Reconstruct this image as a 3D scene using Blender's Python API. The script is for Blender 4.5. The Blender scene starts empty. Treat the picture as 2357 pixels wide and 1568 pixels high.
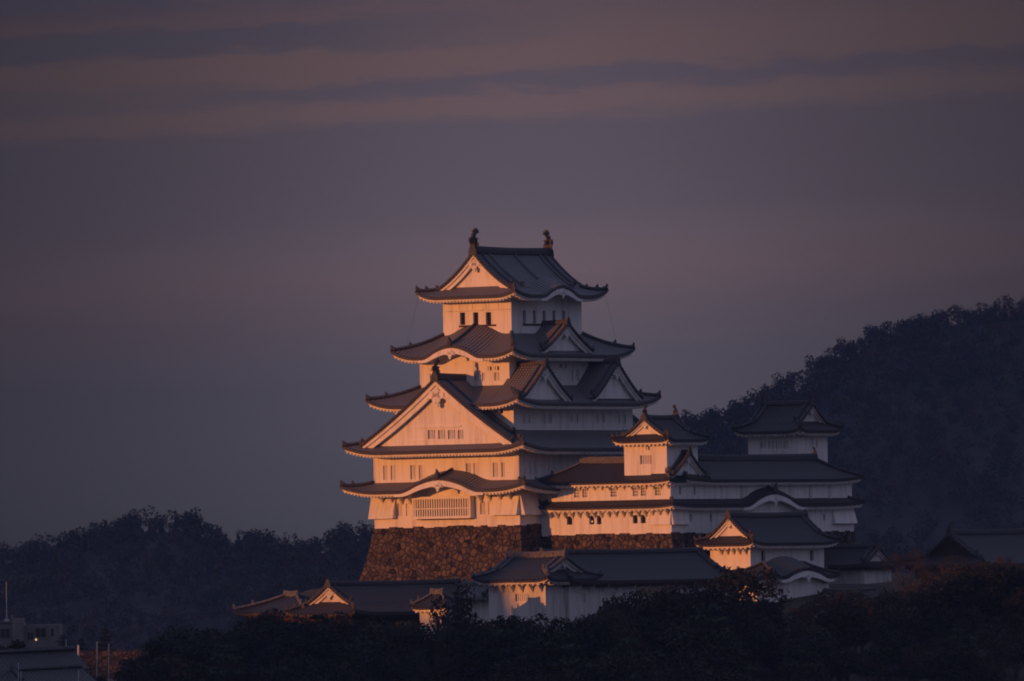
import bpy, math, random
import numpy as np
from mathutils import Matrix, Vector

sc = bpy.context.scene
COL = sc.collection
R = math.radians
random.seed(7)
RNG = np.random.default_rng(11)

# ------------------------------------------------------------------ camera
CAMZ = 30.0
FP = 24000.0                      # focal length in units of the 2357 px wide picture
PITCH = math.atan((1340 - 784) / FP)
ROLL = -0.018
cam = bpy.data.cameras.new('camera')
cam_ob = bpy.data.objects.new('camera', cam)
COL.objects.link(cam_ob)
cam.sensor_width = 36.0
cam.lens = FP / 2357.0 * 36.0
cam.clip_start = 1.0
cam.clip_end = 60000.0
CAM_ROT = Matrix.Rotation(math.pi / 2 + PITCH, 3, 'X') @ Matrix.Rotation(ROLL, 3, 'Z')
cam_ob.matrix_world = Matrix.Translation((0, 0, CAMZ)) @ CAM_ROT.to_4x4()
sc.camera = cam_ob
CAM_INV = CAM_ROT.transposed()

# ------------------------------------------------------------------ sun, sky, exposure
SUN_EL = R(5.2)
SUN_AZ = (-0.82, -0.573)          # horizontal direction towards the sun
sun = bpy.data.lights.new('sun', 'SUN')
sun.energy = 2.95
sun.color = (1.0, 0.312, 0.070)
sun.angle = R(0.5)
sun_ob = bpy.data.objects.new('sun', sun)
COL.objects.link(sun_ob)
TO_SUN = Vector((SUN_AZ[0] * math.cos(SUN_EL), SUN_AZ[1] * math.cos(SUN_EL), math.sin(SUN_EL))).normalized()
sun_ob.rotation_euler = TO_SUN.to_track_quat('Z', 'Y').to_euler()
sun_ob.location = (-300, -200, 300)

world = bpy.data.worlds.new('World')
sc.world = world
world.use_nodes = True
NT = world.node_tree
NT.nodes.clear()


def N(nt, typ, **kw):
    n = nt.nodes.new(typ)
    for k, v in kw.items():
        setattr(n, k, v)
    return n


def M(nt, op, a, b=None, c=None, clamp=False):
    n = nt.nodes.new('ShaderNodeMath')
    n.operation = op
    n.use_clamp = clamp
    for i, v in enumerate((a, b, c)):
        if v is None:
            continue
        if isinstance(v, (int, float)):
            n.inputs[i].default_value = v
        else:
            nt.links.new(v, n.inputs[i])
    return n.outputs[0]


def RAMP(nt, fac, stops, interp='LINEAR'):
    n = nt.nodes.new('ShaderNodeValToRGB')
    cr = n.color_ramp
    cr.interpolation = interp
    while len(cr.elements) < len(stops):
        cr.elements.new(0.5)
    for e, (p, c) in zip(cr.elements, stops):
        e.position = p
        e.color = (c[0], c[1], c[2], 1)
    nt.links.new(fac, n.inputs[0])
    return n.outputs[0]


def MIX(nt, fac, a, b, mode='MIX'):
    n = nt.nodes.new('ShaderNodeMix')
    n.data_type = 'RGBA'
    n.blend_type = mode
    for s, v in ((0, fac), (6, a), (7, b)):
        if isinstance(v, (int, float)):
            n.inputs[s].default_value = v
        elif isinstance(v, tuple):
            n.inputs[s].default_value = (v[0], v[1], v[2], 1)
        else:
            nt.links.new(v, n.inputs[s])
    return n.outputs[2]


def S(r, g, b):
    """sRGB 0-255 to linear"""
    return tuple(((v / 255 + 0.055) / 1.055) ** 2.4 if v > 10 else v / 255 / 12.92 for v in (r, g, b))


def NOISE(nt, vec, scale, detail=3.0, rough=0.55, dist=0.0):
    n = nt.nodes.new('ShaderNodeTexNoise')
    n.inputs['Scale'].default_value = scale
    n.inputs['Detail'].default_value = detail
    n.inputs['Roughness'].default_value = rough
    n.inputs['Distortion'].default_value = dist
    if vec is not None:
        nt.links.new(vec, n.inputs['Vector'])
    return n.outputs[0]


def build_sky():
    nt = NT
    tc = N(nt, 'ShaderNodeTexCoord')
    sep = N(nt, 'ShaderNodeSeparateXYZ')
    nt.links.new(tc.outputs['Generated'], sep.inputs[0])
    dx, dy, dz = sep.outputs
    dyc = M(nt, 'MAXIMUM', dy, 0.06)
    az = M(nt, 'DIVIDE', dx, dyc)                 # tan azimuth
    el = M(nt, 'DIVIDE', dz, dyc)                 # tan elevation
    # small-angle coordinates of the strip of sky above the castle (units: 1/24000 rad)
    X = M(nt, 'MULTIPLY_ADD', az, FP, 1178.0)
    Y = M(nt, 'MULTIPLY_ADD', el, -FP, 1340.0)
    cmb = N(nt, 'ShaderNodeCombineXYZ')
    nt.links.new(M(nt, 'MULTIPLY', X, 0.0016), cmb.inputs[0])
    nt.links.new(M(nt, 'MULTIPLY', Y, 0.0085), cmb.inputs[1])
    n1 = NOISE(nt, cmb.outputs[0], 1.0, 5.0, 0.6)
    n2 = NOISE(nt, cmb.outputs[0], 4.0, 4.0, 0.6)
    cmb3 = N(nt, 'ShaderNodeCombineXYZ')
    nt.links.new(M(nt, 'MULTIPLY', X, 0.0009), cmb3.inputs[0])
    nt.links.new(M(nt, 'MULTIPLY', Y, 0.002), cmb3.inputs[1])
    n3 = NOISE(nt, cmb3.outputs[0], 1.0, 3.0, 0.5)
    v = M(nt, 'MULTIPLY_ADD', X, 0.032, Y)
    v = M(nt, 'ADD', v, 21.0)
    v = M(nt, 'MULTIPLY_ADD', M(nt, 'SUBTRACT', n1, 0.5), 75.0, v)
    v = M(nt, 'MULTIPLY_ADD', M(nt, 'SUBTRACT', n2, 0.5), 55.0, v)
    v = M(nt, 'MULTIPLY_ADD', M(nt, 'SUBTRACT', NOISE(nt, cmb.outputs[0], 13.0, 3.0, 0.6), 0.5), 24.0, v)
    f = M(nt, 'DIVIDE', M(nt, 'ADD', v, 60.0), 1460.0, clamp=True)

    def st(y, *c):
        return ((y + 60) / 1460.0, S(*c))
    base = RAMP(nt, f, [st(-60, 80, 70, 82), st(20, 81, 71, 83), st(70, 97, 77, 80), st(150, 104, 82, 81),
                        st(215, 103, 82, 82), st(234, 86, 75, 85), st(262, 87, 76, 86), st(280, 104, 83, 84),
                        st(315, 103, 83, 84), st(342, 87, 77, 86), st(430, 87, 77, 86), st(540, 89, 79, 88), st(620, 97, 83, 90),
                        st(690, 100, 83, 89), st(770, 91, 79, 87), st(920, 81, 76, 86), st(1060, 82, 77, 87), st(1200, 77, 75, 83), st(1400, 71, 70, 79)])
    # dark slate streak upper left
    d = M(nt, 'ABSOLUTE', M(nt, 'SUBTRACT', v, 118.0))
    band = M(nt, 'SUBTRACT', 1.0, M(nt, 'DIVIDE', d, 46.0), clamp=True)
    left = M(nt, 'SUBTRACT', 1.0, M(nt, 'DIVIDE', M(nt, 'SUBTRACT', X, 700.0), 750.0), clamp=True)
    m = M(nt, 'MULTIPLY', M(nt, 'MINIMUM', M(nt, 'MULTIPLY', band, 2.2), 1.0), left)
    base = MIX(nt, M(nt, 'MULTIPLY', m, 0.72), base, S(72, 69, 83))
    # left end of the thin dark cloud fades out into the warm band
    d2 = M(nt, 'SUBTRACT', 1.0, M(nt, 'DIVIDE', M(nt, 'ABSOLUTE', M(nt, 'SUBTRACT', v, 243.0)), 45.0), clamp=True)
    l2 = M(nt, 'DIVIDE', M(nt, 'SUBTRACT', 640.0, X), 260.0, clamp=True)
    base = MIX(nt, M(nt, 'MULTIPLY', d2, l2), base, S(96, 80, 84))
    # broad soft mottling
    base = MIX(nt, M(nt, 'MULTIPLY', M(nt, 'SUBTRACT', n3, 0.35), 0.5, clamp=True), base, S(86, 74, 90))
    # lens vignette put into the sky colour: darker away from the castle
    g = M(nt, 'DIVIDE', M(nt, 'SUBTRACT', X, 1230.0), 1180.0)
    g = M(nt, 'MULTIPLY', g, g)
    g2 = M(nt, 'DIVIDE', M(nt, 'SUBTRACT', Y, 640.0), 1500.0)
    g = M(nt, 'MULTIPLY_ADD', g2, g2, g)
    vignette = M(nt, 'DIVIDE', 1.0, M(nt, 'MULTIPLY_ADD', M(nt, 'MINIMUM', g, 1.8), 1.6, 1.0))
    vignette = M(nt, 'MULTIPLY_ADD', vignette, 1.02, 0.05)
    k = N(nt, 'ShaderNodeCombineColor')
    for i in range(3):
        nt.links.new(vignette, k.inputs[i])
    low = MIX(nt, 1.0, base, k.outputs[0], 'MULTIPLY')
    # the rest of the sky dome: mauve near the horizon, slate blue overhead
    high = RAMP(nt, M(nt, 'MAXIMUM', dz, 0.0), [(0.0, S(76, 73, 88)), (0.12, S(102, 99, 120)), (0.45, S(116, 117, 146)), (1.0, S(112, 117, 150))])
    w = M(nt, 'MULTIPLY', M(nt, 'SUBTRACT', el, 0.06), 9.0, clamp=True)
    side = M(nt, 'MULTIPLY', M(nt, 'SUBTRACT', M(nt, 'ABSOLUTE', az), 0.06), 9.0, clamp=True)
    behind = M(nt, 'LESS_THAN', dy, 0.06)
    w = M(nt, 'MAXIMUM', M(nt, 'MAXIMUM', w, side), behind)
    colr = MIX(nt, w, low, high)
    sky = N(nt, 'ShaderNodeTexSky')
    sky.sky_type = 'NISHITA'
    sky.sun_disc = False
    sky.sun_elevation = SUN_EL
    sky.sun_rotation = math.atan2(SUN_AZ[0], SUN_AZ[1])
    bg1 = N(nt, 'ShaderNodeBackground')
    bg2 = N(nt, 'ShaderNodeBackground')
    nt.links.new(colr, bg1.inputs[0])
    bg1.inputs[1].default_value = 1.03
    nt.links.new(sky.outputs[0], bg2.inputs[0])
    bg2.inputs[1].default_value = 0.002
    add = N(nt, 'ShaderNodeAddShader')
    nt.links.new(bg1.outputs[0], add.inputs[0])
    nt.links.new(bg2.outputs[0], add.inputs[1])
    out = N(nt, 'ShaderNodeOutputWorld')
    nt.links.new(add.outputs[0], out.inputs[0])


build_sky()
sc.view_settings.view_transform = 'Standard'
sc.view_settings.look = 'None'
sc.view_settings.exposure = 0.0
sc.view_settings.gamma = 1.0
sc.render.engine = 'CYCLES'
sc.cycles.use_denoising = True
sc.cycles.max_bounces = 5
sc.cycles.diffuse_bounces = 3
sc.cycles.volume_bounces = 0
sc.cycles.filter_width = 1.9


# ------------------------------------------------------------------ coordinates
def proj(w):
    v = CAM_INV @ Vector((w[0], w[1], w[2] - CAMZ))
    return 1178.5 + FP * v.x / -v.z, 784 - FP * v.y / -v.z


def P(px, py, depth):
    """point on the ray through a picture position, at a distance along +Y"""
    d = CAM_ROT @ Vector(((px - 1178.5) / FP, -(py - 784) / FP, -1.0))
    k = depth / d.y
    return Vector((d.x * k, depth, CAMZ + d.z * k))


A_ = R(36.0)
CA, SA = math.cos(A_), math.sin(A_)
C0 = P(1190.5, 1330, 1200)


def cw(x, y, z):
    """castle coordinates (x along the sunlit fronts, y along the shaded sides) to world"""
    return Vector((C0.x + x * CA + y * SA, C0.y - x * SA + y * CA, z))


def zat(x, y, py):
    a = proj(cw(x, y, 30))[1]
    b = proj(cw(x, y, 50))[1]
    return 30 + (py - a) / (b - a) * 20


def xat(y, z, px):
    x = 0.0
    for _ in range(4):
        f = proj(cw(x, y, z))[0]
        x += (px - f) / (20 * CA)
    return x


def yat(x, z, px):
    y = 0.0
    for _ in range(4):
        f = proj(cw(x, y, z))[0]
        y += (px - f) / (20 * SA)
    return y


# ------------------------------------------------------------------ materials
MATS = {}


def new_mat(name, rough=0.8, spec=0.3):
    m = bpy.data.materials.new(name)
    m.use_nodes = True
    nt = m.node_tree
    b = nt.nodes['Principled BSDF']
    b.inputs['Roughness'].default_value = rough
    b.inputs['Specular IOR Level'].default_value = spec
    MATS[name] = m
    return m, nt, b


def bump(nt, b, h, strength, dist=0.1):
    n = nt.nodes.new('ShaderNodeBump')
    n.inputs['Strength'].default_value = strength
    n.inputs['Distance'].default_value = dist
    nt.links.new(h, n.inputs['Height'])
    nt.links.new(n.outputs[0], b.inputs['Normal'])


def obj_coord(nt):
    return nt.nodes.new('ShaderNodeTexCoord').outputs['Object']


def mat_noise(name, c0, c1, scale, rough=0.85, spec=0.2, bstr=0.0, detail=4.0, stretch=None, lo=0.35, hi=0.65):
    m, nt, b = new_mat(name, rough, spec)
    v = obj_coord(nt)
    if stretch:
        mp = nt.nodes.new('ShaderNodeMapping')
        mp.inputs['Scale'].default_value = stretch
        nt.links.new(v, mp.inputs[0])
        v = mp.outputs[0]
    n = NOISE(nt, v, scale, detail, 0.6)
    nt.links.new(RAMP(nt, n, [(lo, c0), (hi, c1)]), b.inputs['Base Color'])
    if bstr:
        bump(nt, b, n, bstr)
    return m


def mat_plaster(name, base, dark):
    m, nt, b = new_mat(name, 0.9, 0.1)
    v = obj_coord(nt)
    mp = nt.nodes.new('ShaderNodeMapping')
    mp.inputs['Scale'].default_value = (1.6, 1.6, 0.16)
    nt.links.new(v, mp.inputs[0])
    n1 = NOISE(nt, mp.outputs[0], 0.9, 5.0, 0.65)
    n2 = NOISE(nt, v, 0.22, 3.0, 0.5)
    c = RAMP(nt, n1, [(0.30, dark), (0.52, base)])
    c2 = MIX(nt, M(nt, 'MULTIPLY', M(nt, 'SUBTRACT', n2, 0.4), 0.9, clamp=True), c, tuple(x * 0.86 for x in base))
    nt.links.new(c2, b.inputs['Base Color'])
    bump(nt, b, NOISE(nt, v, 5.0, 3.0), 0.12, 0.05)
    return m


def mat_tile(name, tile, joint, jamt):
    """rows of round cover tiles running down the slope, white plaster joints across them"""
    m, nt, b = new_mat(name, 0.6, 0.35)
    uv = nt.nodes.new('ShaderNodeUVMap')
    sep = nt.nodes.new('ShaderNodeSeparateXYZ')
    nt.links.new(uv.outputs[0], sep.inputs[0])
    u, v = sep.outputs[0], sep.outputs[1]
    cu = M(nt, 'COSINE', M(nt, 'MULTIPLY', u, 2 * math.pi / 0.40))
    col = M(nt, 'MULTIPLY_ADD', cu, 0.5, 0.5)                     # 1 on the cover tile crest
    crest = M(nt, 'MULTIPLY', M(nt, 'SUBTRACT', col, 0.45), 3.0, clamp=True)
    cv = M(nt, 'COSINE', M(nt, 'MULTIPLY', v, 2 * math.pi / 0.36))
    jv = M(nt, 'MULTIPLY', M(nt, 'SUBTRACT', cv, 0.35), 2.2, clamp=True)
    n = NOISE(nt, obj_coord(nt), 1.3, 5.0, 0.65)
    nb = NOISE(nt, obj_coord(nt), 0.35, 3.0, 0.6)
    t = MIX(nt, n, tuple(x * 0.62 for x in tile), tuple(x * 1.35 for x in tile))
    t = MIX(nt, M(nt, 'MULTIPLY', M(nt, 'SUBTRACT', nb, 0.45), 2.0, clamp=True), t, tuple(x * 0.72 for x in tile))
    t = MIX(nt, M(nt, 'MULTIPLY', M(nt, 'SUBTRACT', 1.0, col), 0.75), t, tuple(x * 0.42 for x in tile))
    j = M(nt, 'MULTIPLY', M(nt, 'MULTIPLY', jv, crest), jamt)
    nt.links.new(MIX(nt, j, t, joint), b.inputs['Base Color'])
    h = M(nt, 'MULTIPLY_ADD', jv, 0.15, col)
    bump(nt, b, h, 0.7, 0.12)
    return m


def mat_stone(name, scale, c_lo, c_hi, c_dark, dark_at=0.1):
    m, nt, b = new_mat(name, 0.9, 0.15)
    v = obj_coord(nt)
    nz = nt.nodes.new('ShaderNodeTexNoise')
    nz.inputs['Scale'].default_value = 0.8
    nt.links.new(v, nz.inputs['Vector'])
    mv = nt.nodes.new('ShaderNodeMix')
    mv.data_type = 'VECTOR'
    mv.inputs[0].default_value = 0.28
    nt.links.new(v, mv.inputs[4])
    nt.links.new(nz.outputs['Color'], mv.inputs[5])
    vec = mv.outputs[1]
    vo = nt.nodes.new('ShaderNodeTexVoronoi')
    vo.inputs['Scale'].default_value = scale
    nt.links.new(vec, vo.inputs['Vector'])
    ve = nt.nodes.new('ShaderNodeTexVoronoi')
    ve.feature = 'DISTANCE_TO_EDGE'
    ve.inputs['Scale'].default_value = scale
    nt.links.new(vec, ve.inputs['Vector'])
    sp = nt.nodes.new('ShaderNodeSeparateColor')
    nt.links.new(vo.outputs['Color'], sp.inputs[0])
    rnd = sp.outputs[0]
    fine = NOISE(nt, v, 3.0, 5.0, 0.7)
    c = RAMP(nt, rnd, [(0.0, c_dark), (dark_at, c_dark), (dark_at + 0.04, c_lo), (0.6, tuple((a + d) / 2 for a, d in zip(c_lo, c_hi))), (1.0, c_hi)])
    c = MIX(nt, M(nt, 'MULTIPLY', M(nt, 'SUBTRACT', fine, 0.4), 1.2, clamp=True), c, tuple(x * 0.55 for x in c_lo))
    gap = M(nt, 'DIVIDE', ve.outputs['Distance'], M(nt, 'MULTIPLY_ADD', fine, 0.10, 0.0), clamp=True)
    gap = M(nt, 'MULTIPLY_ADD', gap, 0.45, 0.55)
    c = MIX(nt, gap, (0.018, 0.015, 0.013), c)
    nt.links.new(c, b.inputs['Base Color'])
    h = M(nt, 'MINIMUM', M(nt, 'MULTIPLY', ve.outputs['Distance'], 4.0), 0.6)
    h = M(nt, 'MULTIPLY_ADD', fine, 0.25, h)
    h = M(nt, 'MULTIPLY_ADD', sp.outputs[1], 0.3, h)
    bump(nt, b, h, 1.0, 0.35)
    return m


def mat_leaf(name, c0, c1, scale=0.5):
    m, nt, b = new_mat(name, 0.75, 0.15)
    v = nt.nodes.new('ShaderNodeTexCoord').outputs['Object']
    n = NOISE(nt, v, scale, 3.0, 0.6)
    oi = nt.nodes.new('ShaderNodeObjectInfo')
    f = M(nt, 'MULTIPLY_ADD', M(nt, 'SUBTRACT', oi.outputs['Random'], 0.5), 0.45, n)
    nt.links.new(RAMP(nt, f, [(0.3, c0), (0.72, c1)]), b.inputs['Base Color'])
    return m


def mat_emit(name, c, s):
    m, nt, b = new_mat(name)
    b.inputs['Base Color'].default_value = (c[0], c[1], c[2], 1)
    b.inputs['Emission Color'].default_value = (c[0], c[1], c[2], 1)
    b.inputs['Emission Strength'].default_value = s
    return m


PLASTER = mat_plaster('white_plaster', (0.80, 0.79, 0.76), (0.58, 0.56, 0.52))
PLASTER_OLD = mat_plaster('weathered_plaster', (0.66, 0.64, 0.61), (0.36, 0.34, 0.31))
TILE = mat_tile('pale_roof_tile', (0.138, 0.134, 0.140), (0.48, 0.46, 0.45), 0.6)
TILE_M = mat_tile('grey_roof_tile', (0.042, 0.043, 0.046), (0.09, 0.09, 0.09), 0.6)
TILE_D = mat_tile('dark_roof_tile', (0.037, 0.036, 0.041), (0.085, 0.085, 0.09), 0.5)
TILE_EDGE = mat_noise('eave_tile', (0.05, 0.05, 0.055), (0.11, 0.11, 0.12), 6.0, 0.7)
RIDGE = mat_noise('ridge_tile', (0.035, 0.036, 0.041), (0.085, 0.085, 0.09), 4.0, 0.65, bstr=0.3)
RIDGE_P = mat_noise('plastered_ridge_tile', (0.06, 0.06, 0.065), (0.17, 0.165, 0.16), 5.0, 0.75, bstr=0.3)
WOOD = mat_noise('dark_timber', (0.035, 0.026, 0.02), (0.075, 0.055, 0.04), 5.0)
DARK = mat_noise('dark_interior', (0.012, 0.011, 0.011), (0.02, 0.018, 0.017), 1.0)
STONE = mat_stone('castle_stone', 2.2, (0.062, 0.051, 0.047), (0.152, 0.118, 0.10), (0.026, 0.023, 0.024), 0.07)
STONE_S = mat_stone('wall_stone', 2.6, (0.06, 0.048, 0.042), (0.12, 0.09, 0.075), (0.07, 0.055, 0.05), 0.08)
BRONZE = mat_noise('dark_bronze', (0.04, 0.035, 0.033), (0.085, 0.07, 0.062), 3.0, 0.6)
BARK = mat_noise('bark', (0.03, 0.024, 0.02), (0.075, 0.06, 0.05), 3.0, bstr=0.4)
LEAF = mat_leaf('evergreen_leaf', (0.012, 0.014, 0.010), (0.036, 0.037, 0.024))
LEAF_B = mat_leaf('brown_leaf', (0.022, 0.017, 0.013), (0.052, 0.036, 0.027))
NEEDLE = mat_leaf('pine_needle', (0.012, 0.02, 0.012), (0.035, 0.048, 0.026))
WOODLAND = mat_leaf('woodland_leaf', (0.02, 0.024, 0.018), (0.042, 0.042, 0.03), 0.05)
WOODLAND_B = mat_leaf('autumn_woodland_leaf', (0.042, 0.027, 0.022), (0.075, 0.044, 0.036), 0.05)
HILL_SOIL = mat_noise('hill_soil', (0.012, 0.012, 0.010), (0.026, 0.024, 0.018), 0.15)
SOIL = mat_noise('forest_soil', (0.03, 0.027, 0.02), (0.06, 0.05, 0.035), 0.3)
GROUND = mat_noise('ground_cover', (0.03, 0.032, 0.022), (0.065, 0.058, 0.04), 0.05)
CONCRETE = mat_noise('grey_render', (0.15, 0.15, 0.145), (0.21, 0.205, 0.2), 0.6)
METAL = mat_noise('pale_metal', (0.35, 0.35, 0.35), (0.5, 0.5, 0.5), 2.0, 0.5, 0.5)
GLASS = mat_noise('dark_window_glass', (0.015, 0.017, 0.02), (0.03, 0.032, 0.036), 0.7, 0.2, 0.5)
LAMP = mat_emit('lamp_glow', (1.0, 0.62, 0.32), 0.8)


# ------------------------------------------------------------------ mesh helpers
class MB:
    def __init__(self):
        self.v, self.f, self.uv, self.sm = [], [], [], []

    def quad(self, a, b, c, d, uv=None, sm=False):
        i = len(self.v)
        self.v += [tuple(a), tuple(b), tuple(c), tuple(d)]
        self.f.append((i, i + 1, i + 2, i + 3))
        self.uv.append(uv or ((0, 0), (1, 0), (1, 1), (0, 1)))
        self.sm.append(sm)

    def poly(self, pts):
        i = len(self.v)
        self.v += [tuple(p) for p in pts]
        self.f.append(tuple(range(i, i + len(pts))))
        self.uv.append(tuple((p[0], p[2]) for p in pts))
        self.sm.append(False)

    def grid(self, pts, uvs=None, sm=True):
        """pts[i][j]"""
        n, m = len(pts), len(pts[0])
        i0 = len(self.v)
        for row in pts:
            self.v += [tuple(p) for p in row]
        for i in range(n - 1):
            for j in range(m - 1):
                a = i0 + i * m + j
                self.f.append((a, a + 1, a + m + 1, a + m))
                if uvs:
                    self.uv.append((uvs[i][j], uvs[i][j + 1], uvs[i + 1][j + 1], uvs[i + 1][j]))
                else:
                    self.uv.append(((0, 0), (1, 0), (1, 1), (0, 1)))
                self.sm.append(sm)

    def box(self, x0, x1, y0, y1, z0, z1):
        p = [(x0, y0, z0), (x1, y0, z0), (x1, y1, z0), (x0, y1, z0), (x0, y0, z1), (x1, y0, z1), (x1, y1, z1), (x0, y1, z1)]
        self.hexa(p)

    def hexa(self, p):
        i = len(self.v)
        self.v += [tuple(q) for q in p]
        for f in ((0, 3, 2, 1), (4, 5, 6, 7), (0, 1, 5, 4), (1, 2, 6, 5), (2, 3, 7, 6), (3, 0, 4, 7)):
            self.f.append(tuple(i + k for k in f))
            self.uv.append(((0, 0), (1, 0), (1, 1), (0, 1)))
            self.sm.append(False)

    def prism(self, pts, off):
        """closed outline extruded by a vector"""
        n = len(pts)
        i = len(self.v)
        self.v += [tuple(p) for p in pts]
        self.v += [(p[0] + off[0], p[1] + off[1], p[2] + off[2]) for p in pts]
        fs = [tuple(range(i, i + n)), tuple(range(i + 2 * n - 1, i + n - 1, -1))]
        for k in range(n):
            q = (k + 1) % n
            fs.append((i + k, i + q, i + n + q, i + n + k))
        for f in fs:
            self.f.append(f)
            self.uv.append(tuple((0, 0) for _ in f))
            self.sm.append(False)

    def tube(self, pts, radii, n=6, sm=True, flat=1.0):
        pts = [Vector(p) for p in pts]
        rings = []
        for i, p in enumerate(pts):
            d = (pts[min(i + 1, len(pts) - 1)] - pts[max(i - 1, 0)])
            if d.length < 1e-6:
                d = Vector((0, 0, 1))
            d.normalize()
            ref = Vector((0, 0, 1)) if abs(d.z) < 0.9 else Vector((1, 0, 0))
            s = d.cross(ref).normalized()
            t = s.cross(d).normalized()
            r = radii[i] if hasattr(radii, '__len__') else radii
            rings.append([p + s * (r * math.cos(2 * math.pi * k / n) * flat) + t * (r * math.sin(2 * math.pi * k / n)) for k in range(n + 1)])
        self.grid(rings, sm=sm)
        for rg in (rings[0], rings[-1]):
            self.poly(rg[:-1])


def mesh_from(name, mb, mat, origin=(0, 0, 0)):
    me = bpy.data.meshes.new(name)
    o = origin
    me.from_pydata([(p[0] - o[0], p[1] - o[1], p[2] - o[2]) for p in mb.v], [], mb.f)
    uvl = me.uv_layers.new(name='UVMap')
    flat = []
    for q in mb.uv:
        for c in q:
            flat += [c[0], c[1]]
    uvl.data.foreach_set('uv', flat)
    me.polygons.foreach_set('use_smooth', mb.sm)
    me.materials.append(mat)
    me.update()
    return me


def link(name, data, parent=None):
    o = bpy.data.objects.new(name, data)
    COL.objects.link(o)
    if parent is not None:
        o.parent = parent
    return o


def tag(o, label, cat, group=None, kind=None):
    if label:
        o['label'] = label
    if cat:
        o['category'] = cat
    if group:
        o['group'] = group
    if kind:
        o['kind'] = kind
    return o


class Thing:
    """an Empty in castle coordinates; parts are given in castle coordinates"""

    def __init__(self, name, label, cat, cx, cy, z, group=None):
        self.o = link(name, None)
        tag(self.o, label, cat, group)
        self.o.location = cw(cx, cy, z)
        self.o.rotation_euler = (0, 0, -A_)
        self.org = (cx, cy, z)

    def part(self, name, mb, mat, parent=None, label=None):
        ob = link(name, mesh_from(name, mb, mat, self.org), parent or self.o)
        if label:
            ob['label'] = label
        return ob


class WThing(Thing):
    """the same for a thing described in world coordinates"""

    def __init__(self, name, label, cat, loc, group=None):
        self.o = link(name, None)
        tag(self.o, label, cat, group)
        self.o.location = loc
        self.org = tuple(loc)


def numpy_mesh(name, verts, mat, k=4, mats=None, mi=None):
    """verts (n,k,3): n separate faces"""
    n = len(verts)
    me = bpy.data.meshes.new(name)
    me.vertices.add(n * k)
    me.vertices.foreach_set('co', verts.reshape(-1).astype(np.float32))
    me.loops.add(n * k)
    me.loops.foreach_set('vertex_index', np.arange(n * k, dtype=np.int32))
    me.polygons.add(n)
    me.polygons.foreach_set('loop_start', np.arange(0, n * k, k, dtype=np.int32))
    me.polygons.foreach_set('loop_total', np.full(n, k, dtype=np.int32))
    for m in (mats or [mat]):
        me.materials.append(m)
    if mi is not None:
        me.polygons.foreach_set('material_index', mi.astype(np.int32))
    me.update(calc_edges=True)
    return me


# ------------------------------------------------------------------ castle building blocks
def sidept(side, s, n, z):
    """s along the face, n outward from the origin: f(ront) -y, r(ight) +x, b(ack) +y, l(eft) -x"""
    if side == 'f':
        return (s, -n, z)
    if side == 'b':
        return (s, n, z)
    if side == 'r':
        return (n, s, z)
    return (-n, s, z)


def px_open(side, n, px0, px1, py0, py1):
    """picture rectangle on a wall plane -> (s0, s1, z0, z1)"""
    if side == 'f':
        z = zat(0, -n, (py0 + py1) / 2)
        s0, s1 = xat(-n, z, px0), xat(-n, z, px1)
        m = (s0 + s1) / 2
        return s0, s1, zat(m, -n, py1), zat(m, -n, py0)
    z = zat(n, 0, (py0 + py1) / 2)
    s0, s1 = yat(n, z, px0), yat(n, z, px1)
    m = (s0 + s1) / 2
    return s0, s1, zat(n, m, py1), zat(n, m, py0)


def wall_face(mb, side, n, s0, s1, z0, z1, opens, depth=0.35):
    ops = [o for o in opens if o[1] > s0 and o[0] < s1]
    ss = sorted({s0, s1, *[max(s0, min(s1, o[0])) for o in ops], *[max(s0, min(s1, o[1])) for o in ops]})
    zs = sorted({z0, z1, *[max(z0, min(z1, o[2])) for o in ops], *[max(z0, min(z1, o[3])) for o in ops]})
    for i in range(len(ss) - 1):
        for j in range(len(zs) - 1):
            a, b, c, d = ss[i], ss[i + 1], zs[j], zs[j + 1]
            if b - a < 1e-5 or d - c < 1e-5:
                continue
            m, q = (a + b) / 2, (c + d) / 2
            if any(o[0] < m < o[1] and o[2] < q < o[3] for o in ops):
                continue
            mb.quad(sidept(side, a, n, c), sidept(side, b, n, c), sidept(side, b, n, d), sidept(side, a, n, d))
    for o in ops:
        a, b, c, d = o
        e = n - depth
        for (p, q) in (((a, c), (a, d)), ((b, c), (b, d)), ((a, c), (b, c)), ((a, d), (b, d))):
            mb.quad(sidept(side, p[0], n, p[1]), sidept(side, q[0], n, q[1]), sidept(side, q[0], e, q[1]), sidept(side, p[0], e, p[1]))


def box_side(mb, side, s0, s1, n0, n1, z0, z1):
    a, b = sidept(side, s0, n0, z0), sidept(side, s1, n1, z1)
    mb.box(min(a[0], b[0]), max(a[0], b[0]), min(a[1], b[1]), max(a[1], b[1]), z0, z1)


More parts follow.
